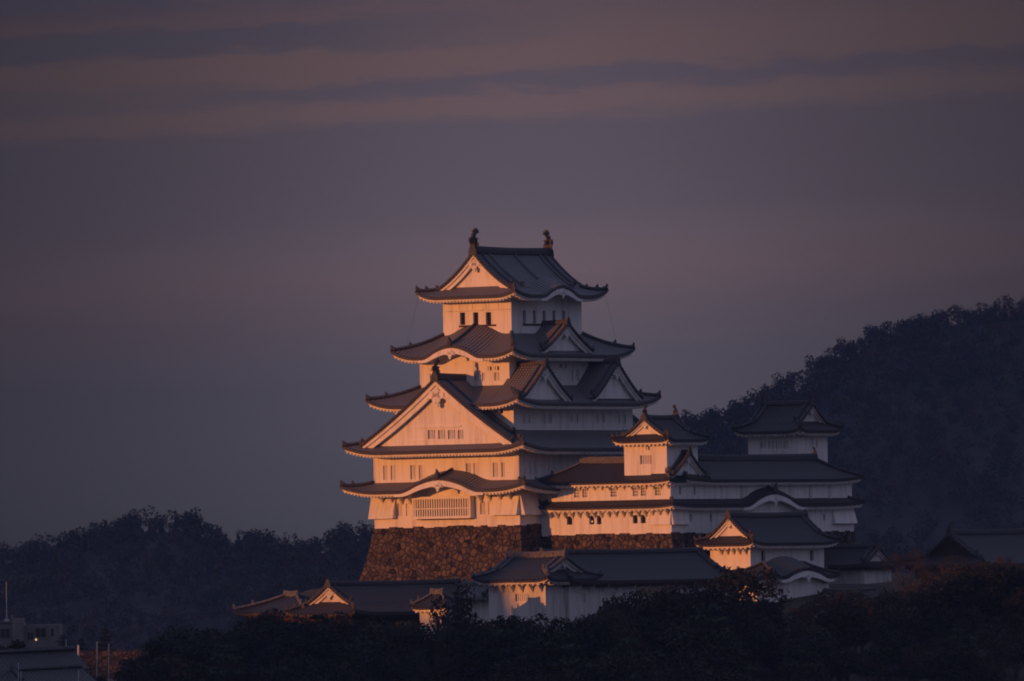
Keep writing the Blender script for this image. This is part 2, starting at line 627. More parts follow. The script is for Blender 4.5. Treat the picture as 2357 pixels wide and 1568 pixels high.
def window(T, side, n, o, style='bars', parent=None):
    """dark recess with its bars; o = (s0, s1, z0, z1)"""
    s0, s1, z0, z1 = o
    e = n - 0.33
    mb = MB()
    mb.quad(sidept(side, s0, e, z0), sidept(side, s1, e, z0), sidept(side, s1, e, z1), sidept(side, s0, e, z1))
    w = T.part('window', mb, DARK, parent)
    if style == 'open':
        return w
    mb = MB()
    W = s1 - s0
    if style == 'bars':
        k = max(1, int(round(W / 0.30)))
        for i in range(1, k + 1):
            c = s0 + W * i / (k + 1)
            box_side(mb, side, c - 0.07, c + 0.07, n - 0.22, n - 0.08, z0, z1)
        T.part('window_bars', mb, PLASTER, w)
    elif style == 'grid':
        for i in (1, 2):
            c = s0 + W * i / 3
            box_side(mb, side, c - 0.045, c + 0.045, n - 0.2, n - 0.12, z0, z1)
        for i in (1, 2):
            c = z0 + (z1 - z0) * i / 3
            box_side(mb, side, s0, s1, n - 0.185, n - 0.135, c - 0.045, c + 0.045)
        T.part('window_bars', mb, PLASTER, w)
    elif style == 'shutter':
        box_side(mb, side, s0, s0 + W * 0.42, n - 0.2, n - 0.12, z0, z1)
        T.part('shutter', mb, PLASTER, w)
    return w


def storey(T, x0, x1, y0, y1, z0, z1, fo=(), ro=(), mat=None, name='wall', depth=0.35):
    """four walls; openings on the front (y0) and right (x1) faces"""
    mb = MB()
    wall_face(mb, 'f', -y0, x0, x1, z0, z1, [o[0] for o in fo], depth)
    wall_face(mb, 'r', x1, y0, y1, z0, z1, [o[0] for o in ro], depth)
    mb.quad((x0, y0, z0), (x0, y1, z0), (x0, y1, z1), (x0, y0, z1))
    mb.quad((x0, y1, z0), (x1, y1, z0), (x1, y1, z1), (x0, y1, z1))
    mb.quad((x0, y0, z1), (x1, y0, z1), (x1, y1, z1), (x0, y1, z1))
    w = T.part(name, mb, mat or PLASTER)
    for o, st in fo:
        window(T, 'f', -y0, o, st)
    for o, st in ro:
        window(T, 'r', x1, o, st)
    return w


def smooth_lift(u, start=0.62):
    a = max(0.0, (abs(u) - start) / (1 - start))
    return a * a


def kbump(x):
    """cusped gable curve: round in the middle, swept out at the ends"""
    x = abs(x)
    if x >= 1:
        return 0.0
    return (0.5 + 0.5 * math.cos(math.pi * x)) ** 0.62 - 0.05 * math.sin(math.pi * min(1, max(0, (x - 0.6) / 0.4)))


def ring_roof(T, eave, inner, ze, zi, over, lift=0.8, tile=TILE, bumps=(), conc=0.28, rafters='fr', name='roof', lowwall=None,
              plaster=None, ridge_mat=None, raft_sp=0.46, ridge_r=0.22, edge=0.32, ends=True):
    """skirt roof between an eave rectangle and an inner rectangle (x0,x1,y0,y1).
    bumps: (side, s_center, half_width, height)"""
    plaster = plaster or PLASTER
    ridge_mat = ridge_mat or RIDGE
    ex0, ex1, ey0, ey1 = eave
    ix0, ix1, iy0, iy1 = inner
    defs = {'f': ((ex0, ey0), (ex1, ey0), (ix0, iy0), (ix1, iy0)),
            'r': ((ex1, ey0), (ex1, ey1), (ix1, iy0), (ix1, iy1)),
            'b': ((ex1, ey1), (ex0, ey1), (ix1, iy1), (ix0, iy1)),
            'l': ((ex0, ey1), (ex0, ey0), (ix0, iy1), (ix0, iy0))}
    inw = {'f': (0, 1), 'r': (-1, 0), 'b': (0, -1), 'l': (1, 0)}
    tb, eb, sb = MB(), MB(), MB()
    bparts = []

    def zf(side, u, t, s):
        z = ze + (zi - ze) * (t * (1 - conc) + conc * t * t) + lift * smooth_lift(u) * (1 - t) ** 1.6
        for (bs, c, hw, h) in bumps:
            if bs == side:
                z += h * kbump((s - c) / hw) * (1 - 0.12 * t)
        return z

    for side, (o0, o1, i0, i1) in defs.items():
        vis = side in 'fr'
        L = math.hypot(o1[0] - o0[0], o1[1] - o0[1])
        run = abs((o0[1] - i0[1]) if side in 'fb' else (o0[0] - i0[0]))
        nu = (max(24, int(L / 0.35)) if any(b[0] == side for b in bumps) else max(16, int(L / 0.9))) if vis else 14
        nt_ = 8 if vis else 4
        pts, uvs = [], []
        for j in range(nt_ + 1):
            t = j / nt_
            row, ur = [], []
            for i in range(nu + 1):
                u = -1 + 2 * i / nu
                a = (u + 1) / 2
                ox, oy = o0[0] + (o1[0] - o0[0]) * a, o0[1] + (o1[1] - o0[1]) * a
                jx, jy = i0[0] + (i1[0] - i0[0]) * a, i0[1] + (i1[1] - i0[1]) * a
                x, y = ox + (jx - ox) * t, oy + (jy - oy) * t
                s = x if side in 'fb' else y
                row.append((x, y, zf(side, u, t, s)))
                ur.append((s, t * run))
            pts.append(row)
            uvs.append(ur)
        tb.grid(pts, uvs)
        # eave: dark tile ends, white fascia, white soffit
        w = inw[side]
        e0 = pts[0]

        def offs(d, dz, row=e0, w=w):
            out = []
            n = len(row)
            for i, p in enumerate(row):
                # mitre at the corners
                a = -1 + 2 * i / (n - 1)
                x, y = p[0] + w[0] * d, p[1] + w[1] * d
                if side in 'fb':
                    x = min(max(x, ex0 + d), ex1 - d)
                else:
                    y = min(max(y, ey0 + d), ey1 - d)
                out.append((x, y, p[2] + dz))
            return out
        eb.grid([e0, offs(0.0, -edge)], sm=False)
        eb.grid([offs(0.0, -edge), offs(0.16, -edge)], sm=False)
        sb.grid([offs(0.16, -edge), offs(0.16, -edge - 0.17)], sm=False)
        ov = over
        mid = []
        n = len(e0)
        r2 = offs(ov + 0.03, 0)
        for i, p in enumerate(r2):
            b_ = 0.0
            for (bs, c, hw, h) in bumps:
                if bs == side:
                    b_ = h * kbump(((p[0] if side in 'fb' else p[1]) - c) / hw)
            mid.append((p[0], p[1], ze + b_ + 0.02))
        sb.grid([offs(0.16, -edge - 0.17), mid], sm=False)
        if side in rafters:
            k = int(L / raft_sp)
            for i in range(1, k):
                a = i / k
                q = a * (len(e0) - 1)
                i0_ = int(q)
                fr = q - i0_
                p0, p1 = e0[i0_], e0[min(i0_ + 1, len(e0) - 1)]
                z = p0[2] + (p1[2] - p0[2]) * fr
                s = (p0[0] + (p1[0] - p0[0]) * fr) if side in 'fb' else (p0[1] + (p1[1] - p0[1]) * fr)
                if any(b[0] == side and abs(s - b[1]) < b[2] * 0.95 for b in bumps):
                    continue
                base = -ey0 if side == 'f' else ex1
                box_side(sb, side, s - 0.12, s + 0.12, base - 1.05, base - 0.22, z - edge - 0.33, z - edge - 0.12)
    rf = T.part(name, tb, tile)
    T.part('eave_edge', eb, TILE_EDGE, rf)
    T.part('eave_soffit', sb, plaster, rf)
    # round end tiles along the visible eaves
    tb2 = MB()
    for side in 'fr':
        o0, o1, i0, i1 = defs[side]
        L = math.hypot(o1[0] - o0[0], o1[1] - o0[1])
        k = int(L / 0.40)
        for i in range(k + 1):
            a = i / k
            u = -1 + 2 * a
            x, y = o0[0] + (o1[0] - o0[0]) * a, o0[1] + (o1[1] - o0[1]) * a
            s = x if side in 'fb' else y
            z = zf(side, u, 0, s)
            base = -ey0 if side == 'f' else ex1
            box_side(tb2, side, s - 0.10, s + 0.10, base - 0.25, base + 0.07, z - 0.17, z + 0.09)
    T.part('end_tiles', tb2, tile, rf)
    # hip ridges with raised end tiles
    for cx_, cy_, jx, jy, sx, sy in ((ex0, ey0, ix0, iy0, -1, -1), (ex1, ey0, ix1, iy0, 1, -1), (ex1, ey1, ix1, iy1, 1, 1), (ex0, ey1, ix0, iy1, -1, 1)):
        hb = MB()
        line, rad = [], []
        for j in range(9):
            t = j / 8
            z = ze + (zi - ze) * (t * (1 - conc) + conc * t * t) + lift * (1 - t) ** 1.6
            line.append((cx_ + (jx - cx_) * t, cy_ + (jy - cy_) * t, z + 0.16))
            rad.append(ridge_r)
        hb.tube(line, rad, 6)
        # end: curled tile standing up at the tip
        p = Vector(line[0])
        d = Vector((sx, sy, 0)).normalized()
        p = p - d * 0.35
        hb.tube([p - d * 0.1, p + d * 0.12 + Vector((0, 0, 0.12)), p + d * 0.26 + Vector((0, 0, 0.32)), p + d * 0.30 + Vector((0, 0, 0.55))],
                [ridge_r * 1.15, ridge_r * 1.2, ridge_r * 0.8, ridge_r * 0.3], 6)
        # a second ogre tile part-way up
        q = Vector(line[3])
        hb.tube([q, q + Vector((0, 0, 0.3)), q + d * 0.1 + Vector((0, 0, 0.55))], [ridge_r * 1.05, ridge_r * 0.9, 0.05], 5)
        T.part('hip_ridge', hb, ridge_mat, rf)
    # cusped gable dressings
    for (side, c, hw, h) in bumps:
        base = -ey0 if side == 'f' else ex1
        bb = MB()
        n = 40
        top, bot = [], []
        for i in range(n + 1):
            x = -1.12 + 2.24 * i / n
            s = c + hw * x
            z = ze + h * kbump(x) - edge - 0.02
            hgt = 0.30 + 0.34 * max(0, 1 - abs(x) ** 2)
            top.append((s, z))
            bot.append((s, z - hgt))
        out = [sidept(side, s, base - 0.02, z) for s, z in top] + [sidept(side, s, base - 0.02, z) for s, z in reversed(bot)]
        for i in range(n):
            pr = [sidept(side, *top[i][:1], base - 0.03, top[i][1]), sidept(side, top[i + 1][0], base - 0.03, top[i + 1][1]),
                  sidept(side, bot[i + 1][0], base - 0.03, bot[i + 1][1]), sidept(side, bot[i][0], base - 0.03, bot[i][1])]
            pr2 = [sidept(side, top[i][0], base - 0.35, top[i][1]), sidept(side, top[i + 1][0], base - 0.35, top[i + 1][1]),
                   sidept(side, bot[i + 1][0], base - 0.35, bot[i + 1][1]), sidept(side, bot[i][0], base - 0.35, bot[i][1])]
            bb.hexa(pr + pr2)
        T.part('cusped_bargeboard', bb, plaster, rf)
        # wall closing the arch
        tm = MB()
        wn = base - over + 0.05
        for i in range(24):
            xa, xb = -1 + i / 12, -1 + (i + 1) / 12
            za, zb_ = ze + h * kbump(xa) + 0.02, ze + h * kbump(xb) + 0.02
            sa, s_b = c + hw * xa, c + hw * xb
            tm.quad(sidept(side, sa, wn, ze - 0.6), sidept(side, s_b, wn, ze - 0.6), sidept(side, s_b, wn, zb_), sidept(side, sa, wn, za))
        T.part('arch_panel', tm, plaster, rf)
        pendant(T, rf, side, c, base - 0.02, ze + h - edge - 0.45, 0.75 * min(1, hw / 4), plaster)
        if side == 'r' and h < 1.2:
            continue
        # ridge running back over the arch
        rb = MB()
        run = over + 0.9
        line = []
        for j in range(5):
            t = j / 4
            tt = t * min(1.0, 1.0)
            ii = (-iy0 if side == 'f' else ix1)
            nn = base + 0.05 + (ii - base) * tt
            line.append(sidept(side, c, nn, zf(side, 0, tt, c) + 0.16))
        rb.tube(line, 0.15, 6)
        p = Vector(line[0])
        outv = Vector(sidept(side, 0, 1, 0))
        rb.tube([p - Vector((0, 0, 0.25)), p + Vector((0, 0, 0.15)), p + outv * 0.12 + Vector((0, 0, 0.5)), p + outv * 0.2 + Vector((0, 0, 0.85))], [0.34, 0.36, 0.2, 0.06], 6)
        T.part('arch_ridge', rb, ridge_mat, rf)
    return rf


def pendant(T, parent, side, s, n, z, size, mat):
    """carved three-lobed gable pendant hanging under the apex"""
    mb = MB()
    k = size

    def disc(cs, cz, r, m=10, sx=1.0):
        mb.prism([sidept(side, cs + r * sx * math.cos(2 * math.pi * i / m), n, cz + r * math.sin(2 * math.pi * i / m)) for i in range(m)], sidept(side, 0, 0.16, 0))
    disc(s, z, 0.34 * k)
    disc(s - 0.42 * k, z - 0.18 * k, 0.30 * k)
    disc(s + 0.42 * k, z - 0.18 * k, 0.30 * k)
    disc(s, z - 0.45 * k, 0.40 * k)
    disc(s, z - 0.92 * k, 0.2 * k)
    mb.prism([sidept(side, s - 0.95 * k, n, z - 0.5 * k), sidept(side, s - 0.4 * k, n, z - 0.05 * k), sidept(side, s - 0.4 * k, n, z - 0.4 * k)], sidept(side, 0, 0.12, 0))
    mb.prism([sidept(side, s + 0.95 * k, n, z - 0.5 * k), sidept(side, s + 0.4 * k, n, z - 0.05 * k), sidept(side, s + 0.4 * k, n, z - 0.4 * k)], sidept(side, 0, 0.12, 0))
    T.part('gable_pendant', mb, mat, parent)


def fish(T, parent, side_axis, p, h, face):
    """roof-ridge fish standing on its head, tail curled up; side_axis 'x' or 'y' = ridge direction, face = +1/-1 outward"""
    mb = MB()
    ax = Vector((1, 0, 0)) if side_axis == 'x' else Vector((0, 1, 0))
    up = Vector((0, 0, 1))
    ac = Vector((-ax.y, ax.x, 0))
    p = Vector(p)
    ctr = [(0.0, -0.32, .22), (0.02, -.1, .25), (0.08, .06, .27), (0.16, .20, .25), (0.19, .34, .21), (0.12, .48, .17), (-.02, .60, .14), (-.12, .70, .11), (-.16, .80, .08)]
    pts = [p + ax * (face * a * h) + up * (b * h) for a, b, _ in ctr]
    mb.tube(pts, [r * h * 0.8 for _, _, r in ctr], 7, flat=0.75)

    def fin(poly, th):
        q = [p + ax * (face * a * h) + up * (b * h) - ac * th * 0.5 for a, b in poly]
        mb.prism(q, ac * th)
    fin([(-.13, .70), (-.42, .80), (-.34, .86), (-.40, .96), (-.26, .92), (-.22, 1.08), (-.13, .95), (-.04, 1.06), (.0, .92), (.16, .92), (.06, .82), (-.05, .70)], .16 * h)
    fin([(.26, .14), (.52, .20), (.42, .27), (.54, .36), (.42, .39), (.46, .50), (.30, .46), (.22, .55), (.15, .44)], .14 * h)
    fin([(-.05, .16), (-.30, .24), (-.20, .30), (-.28, .40), (-.14, .40), (-.16, .50), (.02, .46)], .14 * h)
    fin([(.06, .50), (.28, .58), (.17, .63), (.22, .74), (.06, .70), (-.06, .66)], .12 * h)
    q = [p + ac * (h * a) + up * (h * b) - ax * 0.06 for a, b in ((-.24, -.25), (-.34, .12), (-.2, .3), (-.34, .42), (-.12, .5), (.12, .5), (.34, .42), (.2, .3), (.34, .12), (.24, -.25))]
    mb.prism(q, ax * 0.12)
    T.part('ridge_fish', mb, BRONZE, parent)


def gable_roof(T, side, s0, hw, zb, zp, n0, n1, vo=0.7, tile=TILE, plaster=None, ridge_mat=None, both=False, name='gable', curve=0.32, board=0.55,
               ridge_h=0.55, pend=1.0, second=True, base_z=None, fishes=0.0, sh_dx=0.0, ext=1.06, wopens=(), wall_in=0.0, ridge_back=None, verge_r=0.17, ridge_w=0.26, off2=0.85):
    """gabled roof whose ridge runs along the outward normal of `side`; gable wall at n0 (outer), roof runs back to n1"""
    plaster = plaster or PLASTER
    ridge_mat = ridge_mat or RIDGE

    def zc(q):                                   # q = |s|/hw
        return zp - (zp - zb) * (q + curve * q * (1 - q))
    K = 14
    tb, ub = MB(), MB()
    no = n0 + vo
    ni = n1 - (vo if both else 0)
    for sg in (-1, 1):
        rows, uvs, under = [], [], []
        for j in range(K + 1):
            q = j / K * ext
            s = s0 + sg * hw * q
            z = zc(q)
            m = max(4, int(abs(no - ni) / 1.5))
            row, ur, un = [], [], []
            for i in range(m + 1):
                a = i / m
                nn = no + (ni - no) * a
                row.append(sidept(side, s, nn, z))
                ur.append((nn, q * hw * 1.2))
                un.append(sidept(side, s, nn, z - 0.26))
            rows.append(row)
            uvs.append(ur)
            under.append(un)
        tb.grid(rows, uvs)
        ub.grid(under)
        # closing edges
        tb.grid([[r[0] for r in rows], [r[0] for r in under]], sm=False)
        tb.grid([rows[-1], under[-1]], sm=False)
    g = T.part(name, tb, tile)
    T.part('roof_underside', ub, plaster, g)
    for end in ((0, 1) if both else (0,)):
        out = 1 if end == 0 else -1
        nw = n0 if end == 0 else n1
        nv = nw + out * vo
        # gable wall
        wb = MB()
        bz = base_z if base_z is not None else zb - 0.3
        J = 20
        if wopens and end == 0:
            # rectangular band with the windows, triangle pieces around it
            wz0 = min(o[2] for o in wopens) - 0.15
            wz1 = max(o[3] for o in wopens) + 0.12
            wa = min(o[0] for o in wopens) - 0.2
            wb_ = max(o[1] for o in wopens) + 0.2
            wall_face(wb, side, nw, wa, wb_, wz0, wz1, list(wopens), 0.35)
        else:
            wa = wb_ = None
        for j in range(-J, J):
            qa, qb = j / J, (j + 1) / J
            sa, sb2 = s0 + hw * qa, s0 + hw * qb
            za, zb2 = zc(abs(qa)) - 0.1, zc(abs(qb)) - 0.1
            if wa is not None and sb2 > wa and sa < wb_:
                # split columns at the band edges
                cuts = sorted({sa, sb2, *[c for c in (wa, wb_) if sa < c < sb2]})
                for c0, c1 in zip(cuts[:-1], cuts[1:]):
                    f0, f1 = (c0 - sa) / (sb2 - sa), (c1 - sa) / (sb2 - sa)
                    z0_, z1_ = za + (zb2 - za) * f0, za + (zb2 - za) * f1
                    if wa <= (c0 + c1) / 2 <= wb_:
                        wb.quad(sidept(side, c0, nw, bz), sidept(side, c1, nw, bz), sidept(side, c1, nw, wz0), sidept(side, c0, nw, wz0))
                        wb.quad(sidept(side, c0, nw, wz1), sidept(side, c1, nw, wz1), sidept(side, c1, nw, z1_), sidept(side, c0, nw, z0_))
                    else:
                        wb.quad(sidept(side, c0, nw, bz), sidept(side, c1, nw, bz), sidept(side, c1, nw, z1_), sidept(side, c0, nw, z0_))
            else:
                wb.quad(sidept(side, sa, nw, bz), sidept(side, sb2, nw, bz), sidept(side, sb2, nw, zb2), sidept(side, sa, nw, za))
        T.part('gable_wall', wb, plaster, g)
        # bargeboards
        for sg in (-1, 1):
            bb = MB()
            for j in range(K):
                qa, qb = j / K * ext, (j + 1) / K * ext
                sa, sb2 = s0 + sg * hw * qa, s0 + sg * hw * qb
                za, zb2 = zc(qa) - 0.2, zc(qb) - 0.2
                ha, hb_ = board * (1.15 - 0.3 * qa), board * (1.15 - 0.3 * qb)
                A0 = [sidept(side, sa, nv - out * 0.10, za), sidept(side, sb2, nv - out * 0.10, zb2), sidept(side, sb2, nv - out * 0.10, zb2 - hb_ * 0.55), sidept(side, sa, nv - out * 0.10, za - ha * 0.55)]
                A1 = [sidept(side, sa, nv - out * 0.34, za), sidept(side, sb2, nv - out * 0.34, zb2), sidept(side, sb2, nv - out * 0.34, zb2 - hb_ * 0.55), sidept(side, sa, nv - out * 0.34, za - ha * 0.55)]
                bb.hexa(A0 + A1)
                if second:
                    B0 = [sidept(side, sa, nv - out * 0.30, za - ha * 0.3), sidept(side, sb2, nv - out * 0.30, zb2 - hb_ * 0.3), sidept(side, sb2, nv - out * 0.30, zb2 - hb_ * 1.35), sidept(side, sa, nv - out * 0.30, za - ha * 1.35)]
                    B1 = [sidept(side, sa, nv - out * 0.5, za - ha * 0.3), sidept(side, sb2, nv - out * 0.5, zb2 - hb_ * 0.3), sidept(side, sb2, nv - out * 0.5, zb2 - hb_ * 1.35), sidept(side, sa, nv - out * 0.5, za - ha * 1.35)]
                    bb.hexa(B0 + B1)
            T.part('bargeboard', bb, plaster, g)
            # verge tiles: two rows of round tiles running down the slope
            vb = MB()
            for off, zz in ((0.06, 0.05), (off2, 0.09)):
                line = [sidept(side, s0 + sg * hw * (j / K * ext), nv - out * off, zc(j / K * ext) + zz) for j in range(K + 1)]
                if off > 0.5:
                    line = line[:int(K * 0.97)]
                vb.tube(line, verge_r, 6)
                p = Vector(line[-1])
                d = Vector(sidept(side, sg, 0, 0))
                vb.tube([p - Vector((0, 0, 0.15)), p + d * 0.15 + Vector((0, 0, 0.12)), p + d * 0.3 + Vector((0, 0, 0.42))], [verge_r * 1.4, verge_r * 1.4, 0.06], 6)
            # knobs of the verge tile ends
            m = int(hw * 1.3 / 0.42)
            for j in range(1, m):
                q = j / m * ext
                s = s0 + sg * hw * q
                c = sidept(side, s, nv + out * 0.04, zc(q) - 0.02)
                vb.box(c[0] - 0.13, c[0] + 0.13, c[1] - 0.13, c[1] + 0.13, c[2] - 0.12, c[2] + 0.14)
            T.part('verge_tiles', vb, ridge_mat, g)
        if pend:
            pendant(T, g, side, s0, nv - out * 0.3, zp - 0.25 - board * 1.0 - 0.3 * pend, pend, plaster)
    # ridge with end tiles
    rb = MB()
    ra, rz = no - 0.05, (ridge_back if ridge_back is not None else ni + (0.05 if both else 0))
    m = 10
    pr = [(-ridge_w, 0), (-ridge_w, ridge_h * 0.6), (-ridge_w * 0.55, ridge_h), (ridge_w * 0.55, ridge_h), (ridge_w, ridge_h * 0.6), (ridge_w, 0)]
    rows = []
    for i in range(m + 1):
        a = i / m
        nn = ra + (rz - ra) * a
        sag = 0.14 * ((2 * a - 1) ** 2 if both else (1 - a) ** 2) * min(1.0, abs(ra - rz) / 8)
        rows.append([sidept(side, s0 + x, nn, zp - 0.12 + z + sag) for x, z in pr])
    rb.grid(rows, sm=False)
    rb.poly(rows[0])
    rb.poly(rows[-1])
    sag0 = 0.14 * min(1.0, abs(ra - rz) / 8)
    for end in ((0, 1) if both else (0,)):
        nn = (ra if end == 0 else rz)
        o = 1 if end == 0 else -1
        q = [sidept(side, s0 + x, nn + 0.0, zp - 0.35 + z) for x, z in ((-ridge_w * 1.7, 0), (-ridge_w * 1.5, ridge_h * 0.9), (-ridge_w * 0.7, ridge_h * 1.45 + 0.2), (0, ridge_h * 1.6 + 0.3), (ridge_w * 0.7, ridge_h * 1.45 + 0.2), (ridge_w * 1.5, ridge_h * 0.9), (ridge_w * 1.7, 0))]
        rb.prism(q, sidept(side, 0, o * 0.16, 0))
    T.part('ridge', rb, ridge_mat, g)
    if fishes:
        for end in ((0, 1) if both else (0,)):
            nn = (ra - 0.25 if end == 0 else rz + 0.25)
            o = 1 if end == 0 else -1
            if side in 'bl':
                o = -o
            if side == 'f':
                o = -o
            fish(T, g, 'y' if side in 'fb' else 'x', sidept(side, s0, nn, zp - 0.12 + ridge_h + sag0), fishes, o)
    return g


def flank_ridge(T, parent, pts, r=0.2, mat=None):
    rb = MB()
    rb.tube(pts, r, 6)
    p = Vector(pts[-1])
    rb.tube([p - Vector((0, 0, 0.2)), p + Vector((0, 0, 0.2)), p + Vector((0.1, 0, 0.6))], [r * 1.5, r * 1.5, 0.06], 6)
    T.part('descending_ridge', rb, mat or RIDGE_P, parent)


def bracket_mesh(side):
    """triangular plastered eave bracket, local origin on the wall at its top"""
    mb = MB()
    mb.prism([sidept(side, -0.12, 0, 0), sidept(side, -0.12, 1.0, 0), sidept(side, -0.12, 1.0, -0.3), sidept(side, -0.12, 0.12, -1.25), sidept(side, -0.12, 0, -1.25)], sidept(side, 0.24, 0, 0))
    return mesh_from('eave_bracket', mb, PLASTER)


BRK = {'f': bracket_mesh('f'), 'r': bracket_mesh('r')}


def brackets(T, side, n, ss, z, scale=1.0):
    for s in ss:
        b = link('eave_bracket', BRK[side], T.o)
        c = sidept(side, s, n, z)
        b.location = (c[0] - T.org[0], c[1] - T.org[1], c[2] - T.org[2])
        b.scale = (scale, scale, scale)


def stone_drop(T, side, n, s0, s1, z0, z1, out=0.75):
    """flared plastered box that overhangs the stone base"""
    mb = MB()
    a = [sidept(side, s0, n + 0.02, z1), sidept(side, s1, n + 0.02, z1), sidept(side, s1, n + 0.02, z0), sidept(side, s0, n + 0.02, z0)]
    b = [sidept(side, s0, n + 0.06, z1), sidept(side, s1, n + 0.06, z1), sidept(side, s1, n + out, z0), sidept(side, s0, n + out, z0)]
    mb.hexa(a + b)
    T.part('stone_drop', mb, PLASTER)


def battered_base(T, name, x0, x1, y0, y1, ztop, zbot, mat, k1=0.12, k2=0.016, topstep=True, label=None):
    mb = MB()
    H = ztop - zbot
    n = 14

    def off(d):
        return k1 * d + k2 * d * d
    sides = (((x0, y0), (x1, y0), (-1, -1), (1, -1)), ((x1, y0), (x1, y1), (1, -1), (1, 1)), ((x1, y1), (x0, y1), (1, 1), (-1, 1)), ((x0, y1), (x0, y0), (-1, 1), (-1, -1)))
    for (a, b, da, db) in sides:
        m = max(2, int(math.hypot(b[0] - a[0], b[1] - a[1]) / 1.2))
        rows = []
        for j in range(n + 1):
            d = H * j / n
            o = off(d)
            pa = (a[0] + da[0] * o, a[1] + da[1] * o)
            pb = (b[0] + db[0] * o, b[1] + db[1] * o)
            rows.append([(pa[0] + (pb[0] - pa[0]) * i / m, pa[1] + (pb[1] - pa[1]) * i / m, ztop - d) for i in range(m + 1)])
        mb.grid(rows, sm=False)
    mb.quad((x0, y0, ztop), (x1, y0, ztop), (x1, y1, ztop), (x0, y1, ztop))
    # long corner stones laid alternately
    rq = random.Random(5)
    for (qx, qy, ux, uy) in ((x1, y0, 1, -1), (x0, y0, -1, -1)):
        dz, k = 0.0, 0
        while dz < H - 0.8:
            hh = rq.uniform(0.55, 0.85)
            la, lb = (rq.uniform(1.5, 2.1), rq.uniform(0.7, 1.0)) if k % 2 else (rq.uniform(0.7, 1.0), rq.uniform(1.5, 2.1))
            o0_, o1_ = off(dz) + 0.05, off(dz + hh) + 0.05

            def ring(o, zz):
                px_, py_ = qx + ux * o, qy + uy * o
                return [(px_, py_, zz), (px_ - ux * la, py_, zz), (px_ - ux * la, py_ - uy * lb, zz), (px_, py_ - uy * lb, zz)]
            mb.hexa(ring(o1_, ztop - dz - hh + 0.03) + ring(o0_, ztop - dz))
            dz += hh
            k += 1
    if topstep:
        # rounded cap stones of the top course, uneven
        rr = random.Random(int(abs(x0 * 31 + y0 * 7)))
        for side, n_, sa, sb in (('f', -y0, x0, x1), ('r', x1, y0, y1)):
            s = sa
            while s < sb - 0.3:
                w = min(rr.uniform(0.7, 1.5), sb - s)
                h = rr.uniform(0.02, 0.28)
                box_side(mb, side, s + 0.03, s + w - 0.03, n_ - 0.2, n_ + 0.12, ztop - 0.5, ztop + h)
                s += w
    return T.part(name, mb, mat, label=label)


def hip_or_irimoya(T, x0, x1, y0, y1, over, ze, zr, axis, g, tile=TILE_D, lift=0.5, bumps=(), ends_fish=0.0, board=0.4, pend=0.7, ridge_h=0.5, plaster=None, ridge_mat=None,
                   conc=0.25, name='roof', raft_sp=0.55, upper_curve=0.22, vo=0.5, zmid=None, edge=0.26, ridge_r=0.2, soffit=None):
    """hip-and-gable roof over a wall rectangle. axis = ridge direction; g = width of the lower skirt; g=None gives a plain hipped roof"""
    ex = (x0 - over, x1 + over, y0 - over, y1 + over)
    if axis == 'x':
        half = (y1 - y0) / 2 + over
    else:
        half = (x1 - x0) / 2 + over
    if g is None:
        g = half - 0.02
    zi = zmid if zmid is not None else ze + (zr - ze) * (g / half) * (0.82 if g < half - 0.1 else 1.0)
    inner = (ex[0] + g, ex[1] - g, ex[2] + g, ex[3] - g)
    rf = ring_roof(T, ex, inner, ze, zi, over, lift, tile, bumps, conc, name=name, plaster=soffit or plaster, ridge_mat=ridge_mat, raft_sp=raft_sp, edge=edge, ridge_r=ridge_r)
    cx_, cy_ = (x0 + x1) / 2, (y0 + y1) / 2
    if g < half - 0.1:
        hw = half - g
        if axis == 'y':
            gable_roof(T, 'f', cx_, hw, zi, zr, -inner[2], -inner[3], vo, tile, plaster, ridge_mat, both=True, curve=upper_curve, board=board, pend=pend, ridge_h=ridge_h, fishes=ends_fish, ext=1.04)
        else:
            gable_roof(T, 'r', cy_, hw, zi, zr, inner[1], inner[0], vo, tile, plaster, ridge_mat, both=True, curve=upper_curve, board=board, pend=pend, ridge_h=ridge_h, fishes=ends_fish, ext=1.04)
    else:
        rb = MB()
        w = 0.24
        pr = [(-w, -0.1), (-w, ridge_h * 0.6), (-w * 0.5, ridge_h), (w * 0.5, ridge_h), (w, ridge_h * 0.6), (w, -0.1)]
        rows = []
        m = 8
        for i in range(m + 1):
            a = i / m
            sag = 0.12 * (2 * a - 1) ** 2
            if axis == 'x':
                nn = inner[0] - 0.3 + (inner[1] - inner[0] + 0.6) * a
                rows.append([(nn, cy_ + x, zi + z + sag) for x, z in pr])
            else:
                nn = inner[2] - 0.3 + (inner[3] - inner[2] + 0.6) * a
                rows.append([(cx_ + x, nn, zi + z + sag) for x, z in pr])
        rb.grid(rows, sm=False)
        rb.poly(rows[0])
        rb.poly(rows[-1])
        T.part('ridge', rb, ridge_mat or RIDGE, rf)
        if ends_fish:
            for e, o in ((0, -1), (1, 1)):
                if axis == 'x':
                    p = ((inner[0] if e == 0 else inner[1]), cy_, zi + ridge_h)
                else:
                    p = (cx_, (inner[2] if e == 0 else inner[3]), zi + ridge_h)
                fish(T, rf, axis, p, ends_fish, o)
    return rf, inner, zi


# ------------------------------------------------------------------ MAIN KEEP
W1, D1 = 20.6, 26.9
W3, D3 = 16.8, 23.4
W4, D4 = 12.7, 19.1
W5, D5 = 9.7, 13.8
zb = zat(W1 / 2, -D1 / 2, 1211)
K = Thing('castle_keep', 'tall white five-tiered castle keep with grey tiled roofs, left face sunlit orange', 'castle', 0, 0, zb)


def fo(n, *rects):
    return [(px_open('f', n, *r[:4]), r[4]) for r in rects]


def ro(n, *rects):
    return [(px_open('r', n, *r[:4]), r[4]) for r in rects]


